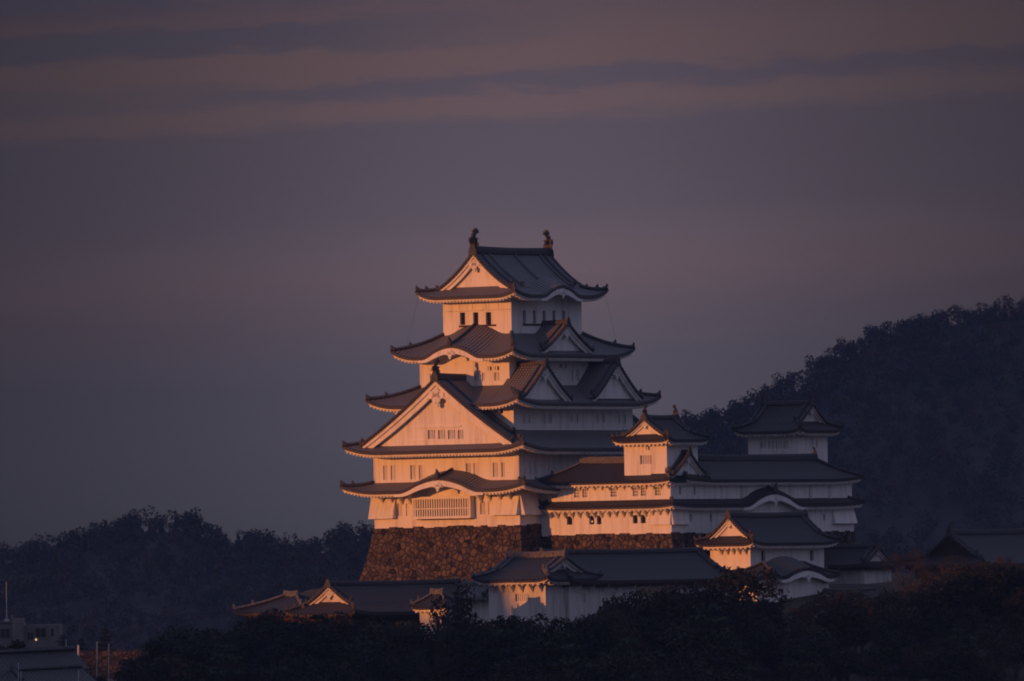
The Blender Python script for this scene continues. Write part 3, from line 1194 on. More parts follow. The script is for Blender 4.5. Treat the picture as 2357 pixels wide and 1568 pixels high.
# storey 1
e1 = zat(W1 / 2 + 0.5, -D1 / 2 - 2.6, 1125)           # eave height (tile edge) of the lowest roof
n1 = D1 / 2
f1 = fo(n1, (914.8, 924.9, 1159, 1188, 'bars'), (934.4, 941.9, 1159, 1188, 'bars'), (1105, 1116, 1154.4, 1184, 'bars'), (1123.6, 1131, 1154.4, 1184, 'bars'))
storey(K, -W1 / 2, W1 / 2, -D1 / 2, D1 / 2, zb, e1 + 0.1, f1)
# storey 2
t1 = zat(W1 / 2, -D1 / 2, 1104)                        # roof 1 meets the wall
e2 = zat(W1 / 2 + 0.5, -D1 / 2 - 2.6, 1033.5)
f2 = fo(n1, (882.3, 891, 1072, 1105, 'bars'), (899.6, 908.6, 1072, 1105, 'bars'), (944.7, 955.5, 1071, 1104, 'bars'), (964.2, 971, 1071, 1104, 'bars'),
        (1072.6, 1083.5, 1067, 1100, 'bars'), (1090, 1098.4, 1066, 1099.5, 'bars'), (1134.5, 1145.3, 1065, 1098, 'bars'), (1154, 1160.8, 1065, 1098, 'bars'))
r2 = ro(W1 / 2, (1216, 1222, 1064, 1093, 'bars'), (1227, 1233, 1064, 1093, 'bars'))
storey(K, -W1 / 2, W1 / 2, -D1 / 2, D1 / 2, t1 - 0.9, e2 + 0.1, f2, r2)
o1 = 2.75
bx = px_open('f', D1 / 2 + o1, 925, 1092, 1100, 1140)
kc = (bx[0] + bx[1]) / 2
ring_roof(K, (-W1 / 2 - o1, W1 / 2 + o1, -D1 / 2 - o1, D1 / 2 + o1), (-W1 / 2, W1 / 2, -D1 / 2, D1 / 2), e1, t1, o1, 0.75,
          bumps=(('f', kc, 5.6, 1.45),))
# storey 3
t2 = zat(W3 / 2, -D3 / 2, 990)
e3 = zat(W3 / 2 + 0.5, -D3 / 2 - 2.5, 928.5)
r3 = ro(W3 / 2, *[(a, b, 954.6, 974.6, 'bars') for a, b in ((1201.4, 1208.2), (1214, 1220.8), (1249.8, 1255.6), (1261.4, 1270), (1310.8, 1317.6), (1324, 1330.6), (1370.8, 1378.2), (1384.4, 1391.2), (1420.8, 1426.6), (1433.8, 1440.6))])
f3 = fo(D3 / 2, (1149, 1158, 941, 952, 'open'))
storey(K, -W3 / 2, W3 / 2, -D3 / 2, D3 / 2, t2 - 1.2, e3 + 0.1, f3, r3)
o2 = 2.5
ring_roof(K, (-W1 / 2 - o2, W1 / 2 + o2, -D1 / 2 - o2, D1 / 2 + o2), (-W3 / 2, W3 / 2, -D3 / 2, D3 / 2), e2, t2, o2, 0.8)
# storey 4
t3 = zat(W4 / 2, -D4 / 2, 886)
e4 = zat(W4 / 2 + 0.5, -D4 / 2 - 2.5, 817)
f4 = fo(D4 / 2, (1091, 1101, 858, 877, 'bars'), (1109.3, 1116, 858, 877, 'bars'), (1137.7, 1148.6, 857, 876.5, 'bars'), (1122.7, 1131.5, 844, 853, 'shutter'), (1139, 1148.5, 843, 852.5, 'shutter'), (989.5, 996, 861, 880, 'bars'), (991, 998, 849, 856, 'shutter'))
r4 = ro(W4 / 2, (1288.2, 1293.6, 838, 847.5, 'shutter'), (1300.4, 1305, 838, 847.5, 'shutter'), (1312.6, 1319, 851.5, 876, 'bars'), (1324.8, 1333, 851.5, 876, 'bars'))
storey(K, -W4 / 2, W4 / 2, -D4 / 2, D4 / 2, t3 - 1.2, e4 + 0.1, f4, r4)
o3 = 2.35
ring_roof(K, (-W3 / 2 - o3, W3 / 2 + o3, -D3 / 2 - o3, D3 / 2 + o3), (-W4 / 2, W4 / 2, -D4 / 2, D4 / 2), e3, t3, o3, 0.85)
# storey 5
t4 = zat(W5 / 2, -D5 / 2, 767)
e5 = zat(W5 / 2 + 0.5, -D5 / 2 - 2.3, 679)
f5 = fo(D5 / 2, (1058.8, 1070.5, 719.4, 748, 'open'), (1089, 1101, 719, 747.5, 'open'), (1118, 1130.4, 718.5, 747, 'open'))
r5 = ro(W5 / 2, *[(a, b, 715, 745, 'open') for a, b in ((1204, 1211), (1227, 1233.5), (1249.5, 1256.5), (1272, 1278.5), (1294.7, 1301.5))])
storey(K, -W5 / 2, W5 / 2, -D5 / 2, D5 / 2, t4 - 1.2, e5 + 0.1, f5, r5)
o4 = 2.35
bx4 = px_open('f', D4 / 2 + o4, 983, 1090, 800, 830)
ring_roof(K, (-W4 / 2 - o4, W4 / 2 + o4, -D4 / 2 - o4, D4 / 2 + o4), (-W5 / 2, W5 / 2, -D5 / 2, D5 / 2), e4, t4, o4, 0.85,
          bumps=(('f', (bx4[0] + bx4[1]) / 2, 4.1, 1.3),))
# sills and battens of the top storey
mb = MB()
sl = px_open('f', D5 / 2, 1058, 1142, 748, 752)
box_side(mb, 'f', sl[0], sl[1], D5 / 2 + 0.001, D5 / 2 + 0.16, sl[2], sl[3])
K.part('window_sill', mb, WOOD)
mb = MB()
sl = px_open('r', W5 / 2, 1203, 1262, 745.5, 749)
box_side(mb, 'r', sl[0], sl[1] + 3.4, W5 / 2 + 0.001, W5 / 2 + 0.16, sl[2], sl[3])
K.part('window_sill', mb, WOOD)
mb = MB()
for px in (1057, 1087, 1117.5, 1146):
    b = px_open('f', D5 / 2, px, px + 1.6, 697, 713)
    mb = MB()
    box_side(mb, 'f', b[0], b[1], D5 / 2 + 0.001, D5 / 2 + 0.05, b[2], b[3])
    K.part('timber_batten', mb, PLASTER_OLD)
mb = MB()
b = px_open('f', D5 / 2, 1025, 1175, 713.5, 716)
box_side(mb, 'f', b[0], b[1], D5 / 2 + 0.001, D5 / 2 + 0.06, b[2], b[3])
K.part('timber_rail', mb, PLASTER_OLD)
# top roof
o5 = 2.2
g5 = 2.35
zr5 = zat(0, 0, 583)
zi5 = zat(-W5 / 2 + 0.1, -D5 / 2 + 0.05, 663)
ex5 = (-W5 / 2 - o5, W5 / 2 + o5, -D5 / 2 - o5, D5 / 2 + o5)
in5 = (ex5[0] + g5, ex5[1] - g5, ex5[2] + g5, ex5[3] - g5)
bx5 = px_open('r', W5 / 2 + o5, 1262, 1328, 660, 690)
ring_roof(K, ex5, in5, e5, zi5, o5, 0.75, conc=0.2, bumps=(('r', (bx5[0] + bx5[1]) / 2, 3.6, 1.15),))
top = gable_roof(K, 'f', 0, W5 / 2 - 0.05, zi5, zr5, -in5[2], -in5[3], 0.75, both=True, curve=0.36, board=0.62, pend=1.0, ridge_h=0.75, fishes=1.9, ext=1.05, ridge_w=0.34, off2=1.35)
for yy in (-4.6, 0.3, 5.2):
    pts = []
    for j in range(11):
        q = 0.05 + 0.95 * j / 10
        pts.append((q * (W5 / 2 - 0.05), yy, zr5 - (zr5 - zi5) * (q + 0.36 * q * (1 - q)) + 0.1))
    flank_ridge(K, top, pts, 0.17)

# great gable on the second roof, front
ga = zat(0, -14.6, 872)
gbz = zat(0, -14.6, 1022)
gap = xat(-15.2, ga, 1001.5)
wl, wr = xat(-14.4, gbz, 850), xat(-14.4, gbz, 1193)
gw = (wr - wl) / 2
gwins = [px_open('f', 14.3, a, b, 990, 1011) for a, b in ((985, 1001), (1008.5, 1024), (1031, 1047), (1054, 1066))]
big = gable_roof(K, 'f', gap, gw, gbz + 0.15, ga, 14.3, W4 / 2 + 3.2, 0.95, curve=0.16, board=0.85, pend=1.55, ridge_h=0.7, fishes=1.55, ext=1.0, base_z=gbz - 0.6, name='great_gable', wopens=gwins, ridge_w=0.3, off2=2.1)
for o in gwins:
    window(K, 'f', 14.3, o, 'bars')
mb = MB()
sl = px_open('f', 14.3, 935, 1115, 1012.5, 1014.5)
box_side(mb, 'f', sl[0], sl[1], 14.301, 14.36, sl[2], sl[3])
K.part('gable_sill', mb, PLASTER, big)
mb = MB()
sl = px_open('f', 14.3, 958, 1062, 981, 984)
box_side(mb, 'f', sl[0], sl[1], 14.301, 14.42, sl[2], sl[3])
K.part('gable_beam', mb, PLASTER, big)
# rear twin of the great gable, on the far face
gable_roof(K, 'b', 0, gw, gbz + 0.15, ga, 14.3, W4 / 2 + 3.2, 0.95, curve=0.16, board=0.85, pend=0, ridge_h=0.7, ext=1.0, base_z=gbz - 0.6, name='great_gable')


def dormer_r(nwall, px_apex, py_apex, px_a, px_b, py_base, n_g, n_back, **kw):
    za = zat(n_g, 0, py_apex)
    zbs = zat(n_g, 0, py_base)
    for _ in range(2):
        s = yat(n_g + 0.4, za, px_apex)
        za = zat(n_g + 0.4, s, py_apex)
        zbs = zat(n_g, s, py_base)
    a, b = yat(n_g, zbs, px_a), yat(n_g, zbs, px_b)
    return gable_roof(K, 'r', s, (b - a) / 2, zbs, za, n_g, n_back, name='gable_dormer', **kw)


# paired gables on the third roof, single gable on the fourth, right-hand face
n3 = W3 / 2 + 1.25
dormer_r(W3 / 2, 1252, 838, 1197, 1303, 914, n3, W4 / 2 - 0.3, vo=0.75, curve=0.22, board=0.5, pend=0.9, ridge_h=0.5, fishes=0)
dormer_r(W3 / 2, 1417, 834, 1367, 1468, 912, n3, W4 / 2 - 0.3, vo=0.75, curve=0.22, board=0.5, pend=0.9, ridge_h=0.5, fishes=0)
dormer_r(W4 / 2, 1302, 744, 1247, 1352, 803, W4 / 2 + 1.35, W5 / 2 - 0.3, vo=0.75, curve=0.22, board=0.5, pend=0.8, ridge_h=0.5, fishes=0)

# projecting lattice window of the first storey
lw = px_open('f', D1 / 2 + 0.8, 950, 1081, 1147, 1191)
mb = MB()
n_a, n_b = D1 / 2 + 0.002, D1 / 2 + 0.8
box_side(mb, 'f', lw[0] - 0.1, lw[1] + 0.1, n_a, n_b + 0.05, lw[2] - 0.16, lw[2] + 0.12)
box_side(mb, 'f', lw[0] - 0.1, lw[1] + 0.1, n_a, n_b + 0.05, lw[3] - 0.1, lw[3] + 0.2)
box_side(mb, 'f', lw[0] - 0.1, lw[0] + 0.15, n_a, n_b, lw[2] + 0.12, lw[3] - 0.1)
box_side(mb, 'f', lw[1] - 0.15, lw[1] + 0.1, n_a, n_b, lw[2] + 0.12, lw[3] - 0.1)
bay = K.part('lattice_bay_window', mb, PLASTER)
mb = MB()
box_side(mb, 'f', lw[0] + 0.15, lw[1] - 0.15, n_a, n_b - 0.3, lw[2] + 0.12, lw[3] - 0.1)
K.part('bay_interior', mb, DARK, bay)
mb = MB()
for i in range(23):
    c = lw[0] + 0.15 + (lw[1] - lw[0] - 0.3) * (i + 0.5) / 23
    box_side(mb, 'f', c - 0.085, c + 0.085, n_b - 0.16, n_b - 0.01, lw[2] + 0.12, lw[3] - 0.1)
mz = lw[2] + (lw[3] - lw[2]) * 0.46
box_side(mb, 'f', lw[0] + 0.15, lw[1] - 0.15, n_b - 0.14, n_b - 0.03, mz - 0.06, mz + 0.06)
K.part('lattice_bars', mb, PLASTER, bay)
mb = MB()
sl = px_open('f', n_b, 957, 1080, 1190.5, 1192.5)
box_side(mb, 'f', sl[0], sl[1], n_a, n_b - 0.1, lw[2] - 0.24, lw[2] - 0.162)
K.part('bay_sill', mb, WOOD, bay)
# flared stone-drop boxes at the corners
q = px_open('f', D1 / 2, 858, 912, 1147, 1194.5)
stone_drop(K, 'f', D1 / 2, -W1 / 2 - 0.35, q[1], q[2], q[3] + 0.3)
q = px_open('f', D1 / 2, 1135, 1191, 1140, 1186)
stone_drop(K, 'f', D1 / 2, q[0], W1 / 2 + 0.02, q[2], q[3] + 0.3)
stone_drop(K, 'r', W1 / 2, -D1 / 2 - 0.02, -D1 / 2 + 3.6, q[2], q[3] + 0.3)
brackets(K, 'f', D1 / 2, [xat(-D1 / 2, 40, p) for p in (884, 905.5, 926, 946, 1108, 1131, 1155, 1178)], e1 + 0.0 - 0.25)
# lightning cables hanging from the top eaves
mb = MB()
mb.tube([(ex5[0] + 0.2, ex5[2] + 0.2, e5 + 0.2), (-W4 / 2 - 1.2, -D4 / 2 - 1.2, e4 + 0.6)], 0.012, 4)
K.part('cable', mb, RIDGE)
mb = MB()
mb.tube([(ex5[1] - 0.2, ex5[3] - 0.2, e5 + 0.2), (W4 / 2 + 1.0, D4 / 2 + 1.0, e4 + 0.8)], 0.012, 4)
K.part('cable', mb, RIDGE)

# stone base of the keep
B0 = Thing('stone_base', 'tall battered base of brown boulders under the five-tiered castle keep', 'stone base', 0, 0, zb - 14)
battered_base(B0, 'stonework', -W1 / 2 - 0.06, W1 / 2 + 0.06, -D1 / 2 - 0.06, D1 / 2 + 0.06, zb - 0.02, zb - 14, STONE)

# ------------------------------------------------------------------ LOWER KEEP WING (sunlit front, long shaded side)
YF = -D1 / 2 + 3.9                                     # front plane
zk = zat(29, YF, 1229)
XR = xat(YF, zk + 2, 1545)                             # right plane
zk = zat(XR, YF, 1229)
YE = yat(XR, zk + 2, 1965)
XL = W1 / 2 + 0.02
DW = 6.2                                               # depth of each wing
L2 = Thing('castle_wing', 'white two-storey castle wing with sunlit front and small square windows, right of the tall keep', 'castle wing', (XL + XR) / 2, YF + 3, zk)
oa = 0.95
ea = zat(XR + oa, YF - oa, 1163)                        # lower skirt eave
ta = zat(XR, YF, 1150)
eb_ = zat(XR + oa, YF - oa, 1106)                       # upper eave
fa = fo(-YF, (1304.4, 1317, 1188.5, 1208, 'open'), (1355.9, 1367.6, 1187.5, 1207.2, 'open'), (1373.4, 1384, 1187, 1207, 'open'), (1456.2, 1467.4, 1186, 1205, 'open'), (1474.3, 1486, 1185.6, 1204.6, 'open'))
ra = ro(XR, (1577.3, 1582.8, 1183, 1202, 'open'), (1587.7, 1593, 1183, 1202, 'open'), (1633.8, 1639, 1183, 1202, 'open'), (1894.6, 1900, 1183.5, 1198.5, 'open'))
fb = fo(-YF, (1269, 1281.5, 1128, 1147, 'grid'), (1319.7, 1331.5, 1126.3, 1145.5, 'grid'), (1338.7, 1350, 1126, 1145, 'grid'), (1403.8, 1417, 1124, 1143.5, 'grid'), (1454.8, 1467, 1122.7, 1142.2, 'grid'), (1473.4, 1485, 1122.2, 1141.5, 'grid'), (1506, 1518.5, 1121.2, 1140.5, 'grid'))
rb_ = ro(XR, (1565, 1570.6, 1121, 1139, 'open'), (1598.5, 1603, 1121, 1139, 'open'))
# L-shaped walls as two boxes per storey
storey(L2, XL, XR, YF, YF + DW, zk, ea + 0.1, fa, [o for o in ra if o[0][1] < YF + DW])
storey(L2, XR - DW, XR, YF + DW, YE, zk, ea + 0.1, (), [o for o in ra if o[0][0] > YF + DW])
i2 = 0.12
storey(L2, XL, XR - i2, YF + i2, YF + DW, ta - 0.5, eb_ + 0.1, [((o[0], o[1], o[2], o[3]), s) for o, s in fb], [o for o in rb_ if o[0][1] < YF + DW])
storey(L2, XR - DW, XR - i2, YF + DW, YE - i2, ta - 0.5, eb_ + 0.1, (), [o for o in rb_ if o[0][0] > YF + DW])
# shallow pilasters on the shaded upper wall
mb = MB()
for a, b in ((1659, 1663), (1705, 1712), (1715, 1722), (1815, 1822), (1862, 1868), (1907, 1913)):
    o = px_open('r', XR - i2, a, b, 1112, 1150)
    mb = MB()
    box_side(mb, 'r', o[0], o[1], XR - i2 + 0.002, XR - i2 + 0.07, o[2], o[3])
    L2.part('timber_batten', mb, PLASTER_OLD)
# lower skirt roof
ks = px_open('r', XR + oa, 1718, 1850, 1125, 1172)
ring_roof(L2, (XL + 0.02, XR + oa, YF - oa, YE + oa), (XL + 1, XR - i2, YF + i2, YE - 1), ea, ta + 0.05, oa, 0.25, TILE_D, bumps=(('r', (ks[0] + ks[1]) / 2, 5.6, 1.45),), raft_sp=0.6, ridge_r=0.16)
# upper roofs of the two wings
zra = zat((XL + XR) / 2, YF + DW / 2, 1058)
hip_or_irimoya(L2, XL + 0.8, XR - 0.5, YF + i2, YF + DW, oa, eb_, zra - 0.3, 'x', None, TILE_D, lift=0.25, ridge_h=0.65, ridge_mat=RIDGE_P, raft_sp=0.6, ridge_r=0.16)
zrb = zat(XR - DW / 2, YF + 12, 1054)
hip_or_irimoya(L2, XR - DW, XR - i2, YF + DW - 3.2, YE - i2, oa, eb_, zrb - 0.2, 'y', None, TILE_D, lift=0.35, ridge_h=0.6, raft_sp=0.6, ridge_r=0.18, ends_fish=0.8)
# gable on the shaded side next to the turret
za_ = zat(XR, YF + 4, 1041)
zb_ = zat(XR, YF + 4, 1088)
s_ = yat(XR, za_, 1585)
a_, b_ = yat(XR - 0.3, zb_, 1556), yat(XR - 0.3, zb_, 1624)
gable_roof(L2, 'r', s_, (b_ - a_) / 2, zb_, za_, XR - 0.35, XR - DW / 2, vo=0.5, tile=TILE_D, curve=0.2, board=0.35, pend=0.5, ridge_h=0.4, name='gable_dormer')
# turret
XT = XR - 0.62
YT = YF + 0.62
zt0 = zat(XT, YT, 1084)
xt0 = xat(YT, zt0 + 1, 1437)
xt1 = xat(YT, zt0 + 1, 1535)
yt1 = yat(xt1, zt0 + 2, 1606)
et = zat(xt1 + 1.0, YT - 1.0, 1013)
ft = fo(-YT, (1473.5, 1498.6, 1048.5, 1068.5, 'bars'), (1486.6, 1495, 1027, 1036.5, 'shutter'))
storey(L2, xt0, xt1, YT, yt1, zt0 - 0.6, et + 0.1, ft, (), name='turret_wall')
zrt = zat((xt0 + xt1) / 2, (YT + yt1) / 2, 962)
hip_or_irimoya(L2, xt0, xt1, YT, yt1, 1.05, et, zrt, 'y', 1.35, TILE_D, lift=0.35, ends_fish=1.0, board=0.32, pend=0.5, ridge_h=0.42, ridge_r=0.15, zmid=zat(xt0, YT, 1001), name='turret_roof', upper_curve=0.3)
# brackets and stone drops
brackets(L2, 'f', -YF, [xat(YF, zk + 3, 1950 / 1.643 + z * 0.297 / 1.643) for z in (448, 540, 635, 728, 820, 920, 1010, 1100, 1195, 1285, 1380, 1470, 1570, 1660, 1755, 1850, 1945)], ea - 0.18, 0.85)
brackets(L2, 'f', -YF - i2, [xat(YF, eb_, 1950 / 1.643 + z * 0.297 / 1.643) for z in (815, 905, 1000, 1095, 1185, 1280, 1375, 1470, 1560, 1655, 1750, 1845, 1940)], eb_ - 0.2, 0.6)
q = px_open('f', -YF, 1501, 1545, 1175, 1208)
stone_drop(L2, 'f', -YF, q[0], XR + 0.01, q[2], q[3], 0.32)
stone_drop(L2, 'r', XR, YF - 0.01, YF + 3.2, q[2], q[3], 0.32)
q = px_open('r', XR, 1916, 1968, 1172, 1205)
stone_drop(L2, 'r', XR, q[0], YE + 0.02, q[2], q[3], 0.5)
# lit lamp seen in one of the dark windows
lmp = px_open('f', -YF - 0.2, 1361.5, 1364, 1198.5, 1201)
mb = MB()
mb.tube([sidept('f', (lmp[0] + lmp[1]) / 2, -YF - 0.22, lmp[2] - 0.07), sidept('f', (lmp[0] + lmp[1]) / 2, -YF - 0.22, lmp[2] + 0.02), sidept('f', (lmp[0] + lmp[1]) / 2, -YF - 0.22, lmp[2] + 0.1)], [0.03, 0.075, 0.03], 8)
LP = Thing('window_lamp', 'tiny glowing lamp inside a dark lower window of the sunlit castle wing', 'lamp', (lmp[0] + lmp[1]) / 2, YF + 0.22, lmp[2])
LP.part('bulb', mb, LAMP)
# stone base of the wing
B1 = Thing('stone_base', 'low band of rounded stones under the sunlit castle wing', 'stone base', (XL + XR) / 2, YF + 3, zk - 8)
battered_base(B1, 'front_stonework', XL, XR + 0.06, YF - 0.06, YF + DW, zk - 0.02, zk - 9, STONE, 0.10, 0.01)
battered_base(B1, 'side_stonework', XR - DW, XR + 0.05, YF + DW + 1.5, YE + 0.06, zk - 0.03, zk - 9, STONE, 0.10, 0.01)

# ------------------------------------------------------------------ FAR TURRET
XQ = 9.8 + 10.3
zq0 = zat(XQ, 26, 1048)
YQ = yat(XQ, zq0 + 1, 1838)
zq0 = zat(XQ, YQ, 1060)
xq0 = xat(YQ, zq0 + 1, 1722)
yq1 = yat(XQ, zq0 + 1, 1905)
Q = Thing('corner_turret', 'shaded white turret rising behind the castle wing roof, in front of the hill', 'turret', (xq0 + XQ) / 2, (YQ + yq1) / 2, zq0 - 6)
eq = zat(XQ + 1.2, YQ - 1.2, 992)
fq = fo(-YQ, *[(a, b, 1015, 1033, 'bars') for a, b in ((1750, 1763), (1768, 1782), (1786, 1799), (1803, 1813))])
rq = ro(XQ, (1868, 1872, 1012, 1030, 'bars'), (1877, 1881, 1012, 1030, 'bars'))
storey(Q, xq0, XQ, YQ, yq1, zq0 - 6, eq + 0.1, fq, rq)
zrq = zat((xq0 + XQ) / 2, (YQ + yq1) / 2, 930)
hip_or_irimoya(Q, xq0, XQ, YQ, yq1, 1.3, eq, zrq, 'x', 1.7, TILE_D, lift=0.45, ends_fish=1.0, board=0.35, pend=0.6, ridge_h=0.5, zmid=zat(XQ, (YQ + yq1) / 2, 970), raft_sp=0.6, plaster=PLASTER_OLD)

# ------------------------------------------------------------------ GATE TURRET in front of the shaded wing
XG = XR + 7.9
zg = zat(XG, -4, 1270)
YG = yat(XG, zg, 1727)
zg = zat(XG, YG, 1300)
xg0 = XG - 5.5
yg1 = yat(XG, zg, 1897)
G = Thing('gate_turret', 'white gate turret with sunlit triangular gable, below the shaded side of the castle wing', 'turret', (xg0 + XG) / 2, (YG + yg1) / 2, zg - 3)
eg = zat(XG + 1.2, YG - 1.2, 1252)
rg = ro(XG, (1749, 1762, 1268, 1292, 'shutter'), (1862, 1873, 1268, 1291, 'shutter'))
storey(G, xg0, XG, YG, yg1, zg - 3, eg + 0.1, (), rg)
zrg = zat((xg0 + XG) / 2, YG + 3, 1188)
hip_or_irimoya(G, xg0, XG, YG, yg1, 1.35, eg, zrg, 'y', 1.5, TILE_D, lift=0.4, board=0.42, pend=0.5, ridge_h=0.5, zmid=zat((xg0 + XG) / 2, YG, 1234), raft_sp=0.6, upper_curve=0.2)
brackets(G, 'f', -YG, [xat(YG, zg, p) for p in (1662, 1676, 1690, 1704, 1718)], eg - 0.2, 0.8)

# ------------------------------------------------------------------ CUSPED-GABLE GATEHOUSE
XK = XG + 7.2
zkq = zat(XK, -8, 1340)
YK = yat(XK, zkq, 1781)
ykn = yat(XK, zkq, 1908)
ek = zat(XK + 0.9, (YK + ykn) / 2, 1327)
KG = Thing('gatehouse', 'small white gatehouse with a wide cusped gable, half hidden in dark trees', 'gatehouse', XK - 2.5, (YK + ykn) / 2, ek - 6)
storey(KG, XK - 5, XK, YK, ykn, ek - 7, ek + 0.1, (), ())
ring_roof(KG, (XK - 5.9, XK + 0.9, YK - 0.9, ykn + 0.9), (XK - 2.6, XK - 2.4, YK + 1.6, ykn - 1.6), ek, ek + 1.5, 0.9, 0.2, TILE_D,
          bumps=(('r', (YK + ykn) / 2, 4.6, 0.95),), raft_sp=0.7, ridge_r=0.17)

# ------------------------------------------------------------------ LONG LOWER BUILDING
XB = XG + 9.2
zbb = zat(XB, -52, 1380)
YB = yat(XB, zbb, 1310)
YBE = yat(XB, zbb, 1690)
BB = Thing('long_storehouse', 'long low castle building under one broad dark tiled roof, in front of the wing', 'castle building', XB - 4, (YB + YBE) / 2, zbb - 9)
ebb = zat(XB + 1, YB + 6, 1338)
rbb = ro(XB, (1330, 1348.5, 1365, 1388, 'bars'), (1401.4, 1417, 1363, 1386, 'bars'))
storey(BB, XB - 8, XB, YB, YBE, zbb - 9, ebb + 0.1, (), rbb, mat=PLASTER_OLD)
zrbb = zat(XB - 4, (YB + YBE) / 2, 1271)
hip_or_irimoya(BB, XB - 8, XB, YB, YBE, 1.1, ebb, zrbb, 'y', 2.2, TILE_D, lift=0.35, board=0.35, pend=0.5, ridge_h=0.45, raft_sp=0.7, plaster=PLASTER_OLD, soffit=WOOD)
brackets(BB, 'r', XB, [YB + 1.2 + 2.6 * i for i in range(6)], ebb - 0.2, 0.8)

XA = XB - 0.65
YA = YB - 3.9
xa0 = xat(YA, zbb, 1125)
XA = xat(YA, zbb, 1256)
BA = Thing('corner_storehouse', 'weathered white castle building with a sunlit front, right of the roofed wall', 'castle building', (xa0 + XA) / 2, YA + 4, zbb - 9)
eba = zat(XA, YA - 1, 1335)
fba = fo(-YA, (1186, 1216, 1367, 1384, 'bars'))
storey(BA, xa0, XA, YA, YA + 7.6, zbb - 9, eba + 0.1, fba, (), mat=PLASTER_OLD)
zrba = zat((xa0 + XA) / 2, YA + 3.8, 1281)
hip_or_irimoya(BA, xa0, XA, YA, YA + 7.6, 1.25, eba, zrba, 'x', 1.9, TILE_D, lift=0.4, board=0.45, pend=0.5, ridge_h=0.65, ridge_mat=RIDGE_P, raft_sp=0.7, plaster=PLASTER_OLD, zmid=zat(XA, YA + 3.8, 1311), vo=0.7)
brackets(BA, 'f', -YA, [xat(YA, zbb, p) for p in (1137, 1158, 1181, 1203, 1226, 1247)], eba - 0.2, 0.9)

# roofed boundary wall to the left of it
TWx1 = xa0 - 0.3
TWy = YA + 0.8
ztw = zat(TWx1, TWy, 1374)
twx0 = xat(TWy, ztw, 1056)
TW = Thing('roofed_wall', 'short plaster wall capped by a pale tiled roof, left of the sunlit weathered building', 'wall', (twx0 + TWx1) / 2, TWy + 1, ztw - 9)
mb = MB()
mb.box(twx0, TWx1, TWy + 0.6, TWy + 2.2, ztw - 9, ztw)
TW.part('wall', mb, PLASTER_OLD)
gable_roof(TW, 'r', TWy + 1.4, 1.9, ztw, zat(TWx1, TWy, 1345), TWx1 - 0.05, twx0, vo=0.2, both=True, tile=TILE, curve=0.12, board=0.2, pend=0, ridge_h=0.5, second=False, ridge_mat=RIDGE_P, name='roof')

# little gate building
YS = YA - 13
zs = zat(XA - 2, YS, 1420)
xs1, xs0 = xat(YS, zs, 1022), xat(YS, zs, 966)
SG = Thing('small_gate', 'little white gate building with sunlit wall patches, behind dark trees left of the roofed wall', 'gatehouse', (xs0 + xs1) / 2, YS + 1.6, zs - 6)
es = zat(xs1, YS - 0.8, 1398)
storey(SG, xs0, xs1, YS, YS + 2.2, zs - 6, es + 0.1, fo(-YS, (1000, 1012, 1418, 1460, 'open')), (), mat=PLASTER_OLD)
hip_or_irimoya(SG, xs0, xs1, YS, YS + 2.2, 0.7, es, zat((xs0 + xs1) / 2, YS + 1.1, 1366), 'x', None, TILE_D, lift=0.25, ridge_h=0.5, ridge_mat=RIDGE_P, ridge_r=0.15)

# ------------------------------------------------------------------ LEFT LOW BUILDINGS
YL = -D1 / 2 - 43
zl = zat(19, YL, 1412)
XLb = xat(YL, zl, 812)
LB = Thing('low_hall', 'low castle hall with a sunlit triangular gable, left below the stone base', 'castle building', XLb - 4, YL + 13, zl - 8)
el_ = zat(XLb, YL - 1, 1412)
xl0 = xat(YL, zl, 690)
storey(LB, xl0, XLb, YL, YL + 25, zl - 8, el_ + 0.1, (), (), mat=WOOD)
hip_or_irimoya(LB, xl0, XLb, YL, YL + 25, 1.1, el_, zat((xl0 + XLb) / 2, YL, 1346), 'y', 2.0, TILE_D, lift=0.35, board=0.45, pend=0.7, ridge_h=0.45, zmid=zat(XLb, YL, 1385), raft_sp=0.7, plaster=PLASTER_OLD, soffit=WOOD)
xla = xat(YL + 1, zl, 566)
LA = Thing('low_hall', 'low side hall with a dark hipped roof, left of the one with the sunlit gable', 'castle building', (xla + xl0) / 2, YL + 4, zl - 8)
ela = zat(xla, YL, 1411)
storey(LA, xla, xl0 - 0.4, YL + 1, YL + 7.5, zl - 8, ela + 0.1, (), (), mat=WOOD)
hip_or_irimoya(LA, xla, xl0 - 0.4, YL + 1, YL + 7.5, 1.0, ela, zat(xla + 4, YL + 4, 1371), 'x', None, TILE_D, lift=0.3, ridge_h=0.5, ridge_mat=RIDGE_P, raft_sp=0.7, plaster=PLASTER_OLD, soffit=WOOD)

# ------------------------------------------------------------------ RIGHT LOW BUILDINGS
XH = XR + 9
zh = zat(XH, 15, 1320)
YH = yat(XH, zh, 1990)
HB = Thing('side_turret', 'dark tiled building with a small pale gable, right of the gate turret', 'castle building', XH - 3.5, YH + 3, zh - 5)
eh = zat(XH + 1, YH, 1300)
storey(HB, XH - 8, XH, YH, YH + 5.5, zh - 5, eh + 0.1, (), (), mat=PLASTER_OLD)
hip_or_irimoya(HB, XH - 8, XH, YH, YH + 5.5, 1.0, eh, zat(XH - 4, YH + 2.7, 1260), 'x', 1.3, TILE_D, lift=0.3, board=0.3, pend=0.4, ridge_h=0.45, ends_fish=0.8, zmid=zat(XH, YH + 2.7, 1292), plaster=PLASTER_OLD, soffit=WOOD)
XV = XG + 4
zv = zat(XV, 50, 1300)
YV = yat(XV, zv, 2255)
VB = Thing('far_gate_tower', 'dark roofed castle building at the right edge, its ridge end curling up', 'castle building', XV - 5, YV + 6, zv - 8)
ev = zat(XV, YV, 1300)
